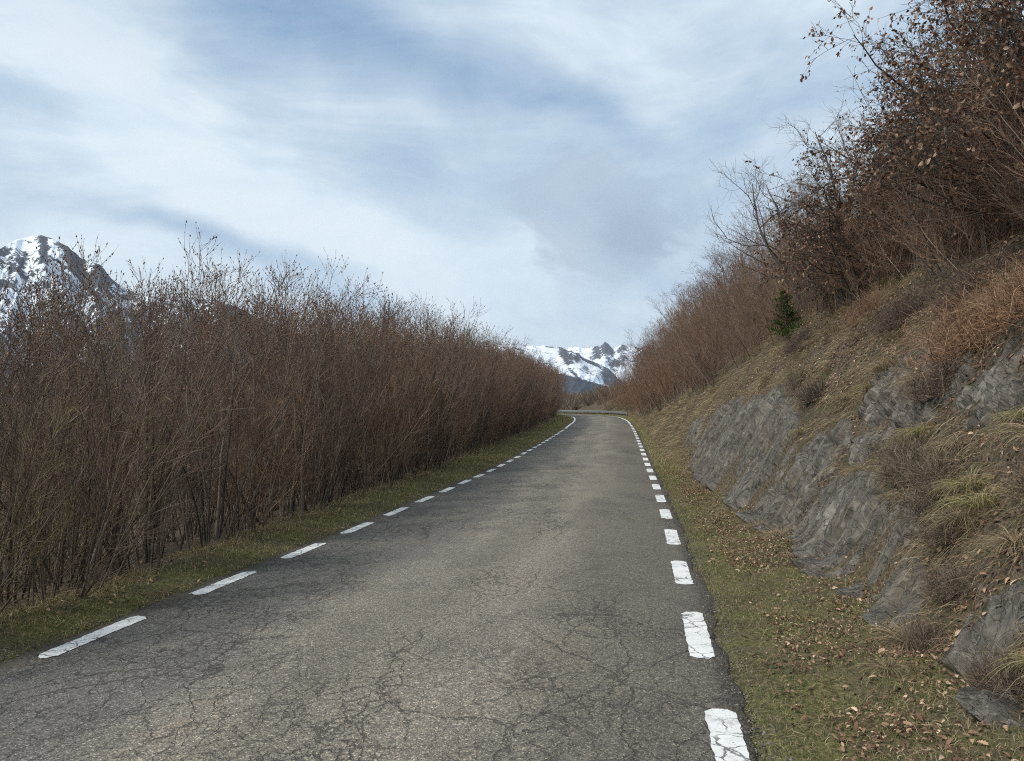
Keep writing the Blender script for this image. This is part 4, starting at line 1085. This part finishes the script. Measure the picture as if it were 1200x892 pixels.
g = np.random.default_rng(55)
GRIT = island_mat("grit", [(0, (.04, .036, .030)), (.5, (.09, .082, .070)), (1, (.22, .20, .175))], .9)
def grit(name, label, n, s1, fu, seed):
    g = np.random.default_rng(seed)
    s = 2.3 + (s1 - 2.3) * g.random(n) ** 1.6; u = fu(g.normal(size=n)); Q = road_at(s, u)
    z = np.maximum(height(Q[:, 0], Q[:, 1]), np.where(np.abs(u) < HW - .05, road_z(s, u), -9))
    O = np.array([(1, 0, 0), (0, 1, 0), (-1, 0, 0), (0, -1, 0), (.2, .1, .7), (0, 0, -.6)]); Fo = np.array([(0, 1, 4), (1, 2, 4), (2, 3, 4), (3, 0, 4), (1, 0, 5), (2, 1, 5), (3, 2, 5), (0, 3, 5)])
    V, F_ = scatter(O, [Fo], np.stack([Q[:, 0], Q[:, 1], z + .001], 1), rotmats(n, g, np.tile((0, 0, 1.0), (n, 1)), .8), g.gamma(2.0, .0016, n) + .0012)
    me = mesh(name, V, F_, [GRIT], smooth=False); return tag(obj(name, me), label, "grit", kind='stuff')
grit("edge_gravel", "loose grit along the crumbling right edge of the asphalt", 7000, 16, lambda r: HW - .05 + .07 * r, 821)
grit("left_edge_gravel", "loose grit along the left edge of the asphalt", 6000, 22, lambda r: -(HW + .09 + .06 * r), 822)

# ------------------------------------------------------------------ beyond the bend: crash barrier, brush hillside
m, q = material("galvanised_steel")
P = objcoord(q)
c = q.ramp(q.noise(P, 3, 4), [(.3, (.16, .165, .17)), (.7, (.25, .255, .26))])
p = q.n('ShaderNodeBsdfPrincipled', {'Base Color': c, 'Roughness': .5, 'Metallic': .5}); q.n('ShaderNodeOutputMaterial', {'Surface': p})
STEEL = m
s = np.arange(72, 118, .5)
prof = [(0, .26), (.05, .30), (0, .36), (.0, .40), (.05, .46), (0, .51), (.03, .51), (.03, .26)]
V = []
for a, zz in prof: 
    Q = road_at(s, np.full(len(s), HW + .55 - a)); Q[:, 2] = Q[:, 2] + zz; V.append(Q)
V = np.stack(V, 1); org = V[len(s) // 2, 0].copy(); org[2] -= .51
rail = mesh("rail", (V - org).reshape(-1, 3), [grid_faces(len(s), len(prof)), (lambda i: np.stack([i, i + len(prof), i + 2 * len(prof) - 1, i + len(prof) - 1], 1))(np.arange(len(s) - 1) * len(prof))], [STEEL])
gr = bpy.data.objects.new("crash_barrier", None); gr.location = org; link(gr)
tag(gr, "grey steel crash barrier curving left round the outside of the bend", "crash barrier")
obj("rail", rail, gr)
ref = None
for sp in np.arange(74, 118, 4.0):
    Q = road_at(sp, HW + .62) - org
    if ref is None:
        bx = np.array([(a * .05, b * .05, c_) for c_ in (-.3, .49) for a, b in ((-1, -1), (1, -1), (1, 1), (-1, 1))])
        ref = mesh("post", bx, [np.array([(0, 1, 5, 4), (1, 2, 6, 5), (2, 3, 7, 6), (3, 0, 4, 7), (4, 5, 6, 7)])], [STEEL], smooth=False)
    obj("post", ref, gr, loc=Q)

# far-off brush: low bushes of twigs as one mass
def far_brush(n, seed):
    g = np.random.default_rng(seed)
    x = g.uniform(-70, 45, n); y = 103 + 110 * g.random(n) ** 1.4
    x2 = g.uniform(-50, 14, 900); y2 = g.uniform(88, 122, 900); s2, u2 = near(x2, y2); k2 = u2 > HW + 1.4
    x = np.concatenate([x, x2[k2]]); y = np.concatenate([y, y2[k2]]); s_n, u_n = near(x, y); k3 = u_n > HW + 1.2; x = x[k3]; y = y[k3]; n = len(x)
    z = height(x, y)
    rg = random.Random(3); tw = []
    for i in range(46):
        a = rg.uniform(0, 6.28); tw.append(curve((.5 * math.cos(a) * rg.random(), .5 * math.sin(a) * rg.random(), -.2), (math.cos(a) * .55, math.sin(a) * .55, 1), rg.uniform(.9, 2.0), 4, .08, .0, .028, .012, rg))
    TV, TF = tubes(tw, 3)
    me_ = []
    rz = g.uniform(0, 6.28, n); c_, s_ = np.cos(rz), np.sin(rz); o_ = np.zeros(n)
    M = np.stack([np.stack([c_, -s_, o_], -1), np.stack([s_, c_, o_], -1), np.stack([o_, o_, o_ + 1], -1)], 1)
    V, F_ = scatter(TV, [TF], np.stack([x, y, z], 1), M, g.uniform(.7, 1.25, n))
    return mesh("far_brush", V, F_, [STEM])
tag(obj("far_brush", far_brush(2200, 5)), "brown brush covering the low hillside beyond the road bend", "brush", kind='stuff')

# ------------------------------------------------------------------ air: thin even haze round the whole place
HX, HZ0, HZ1 = 9300.0, -260.0, 790.0
hv = np.array([(a * HX, b * HX, c_) for c_ in (HZ0, HZ1) for a, b in ((-1, -1), (1, -1), (1, 1), (-1, 1))])
m, q = material("thin_haze")
vol = q.n('ShaderNodeVolumePrincipled', {'Color': (.72, .82, 1.0), 'Density': 4.0e-5, 'Anisotropy': .2})
q.n('ShaderNodeOutputMaterial', {'Volume': vol})
hz = mesh("haze", hv, [np.array([(3, 2, 1, 0), (4, 5, 6, 7), (0, 1, 5, 4), (1, 2, 6, 5), (2, 3, 7, 6), (3, 0, 4, 7)])], [m], smooth=False)
tag(obj("haze", hz), "thin blue haze in the valley air", "haze", kind='stuff')
scene.cycles.volume_bounces = 0
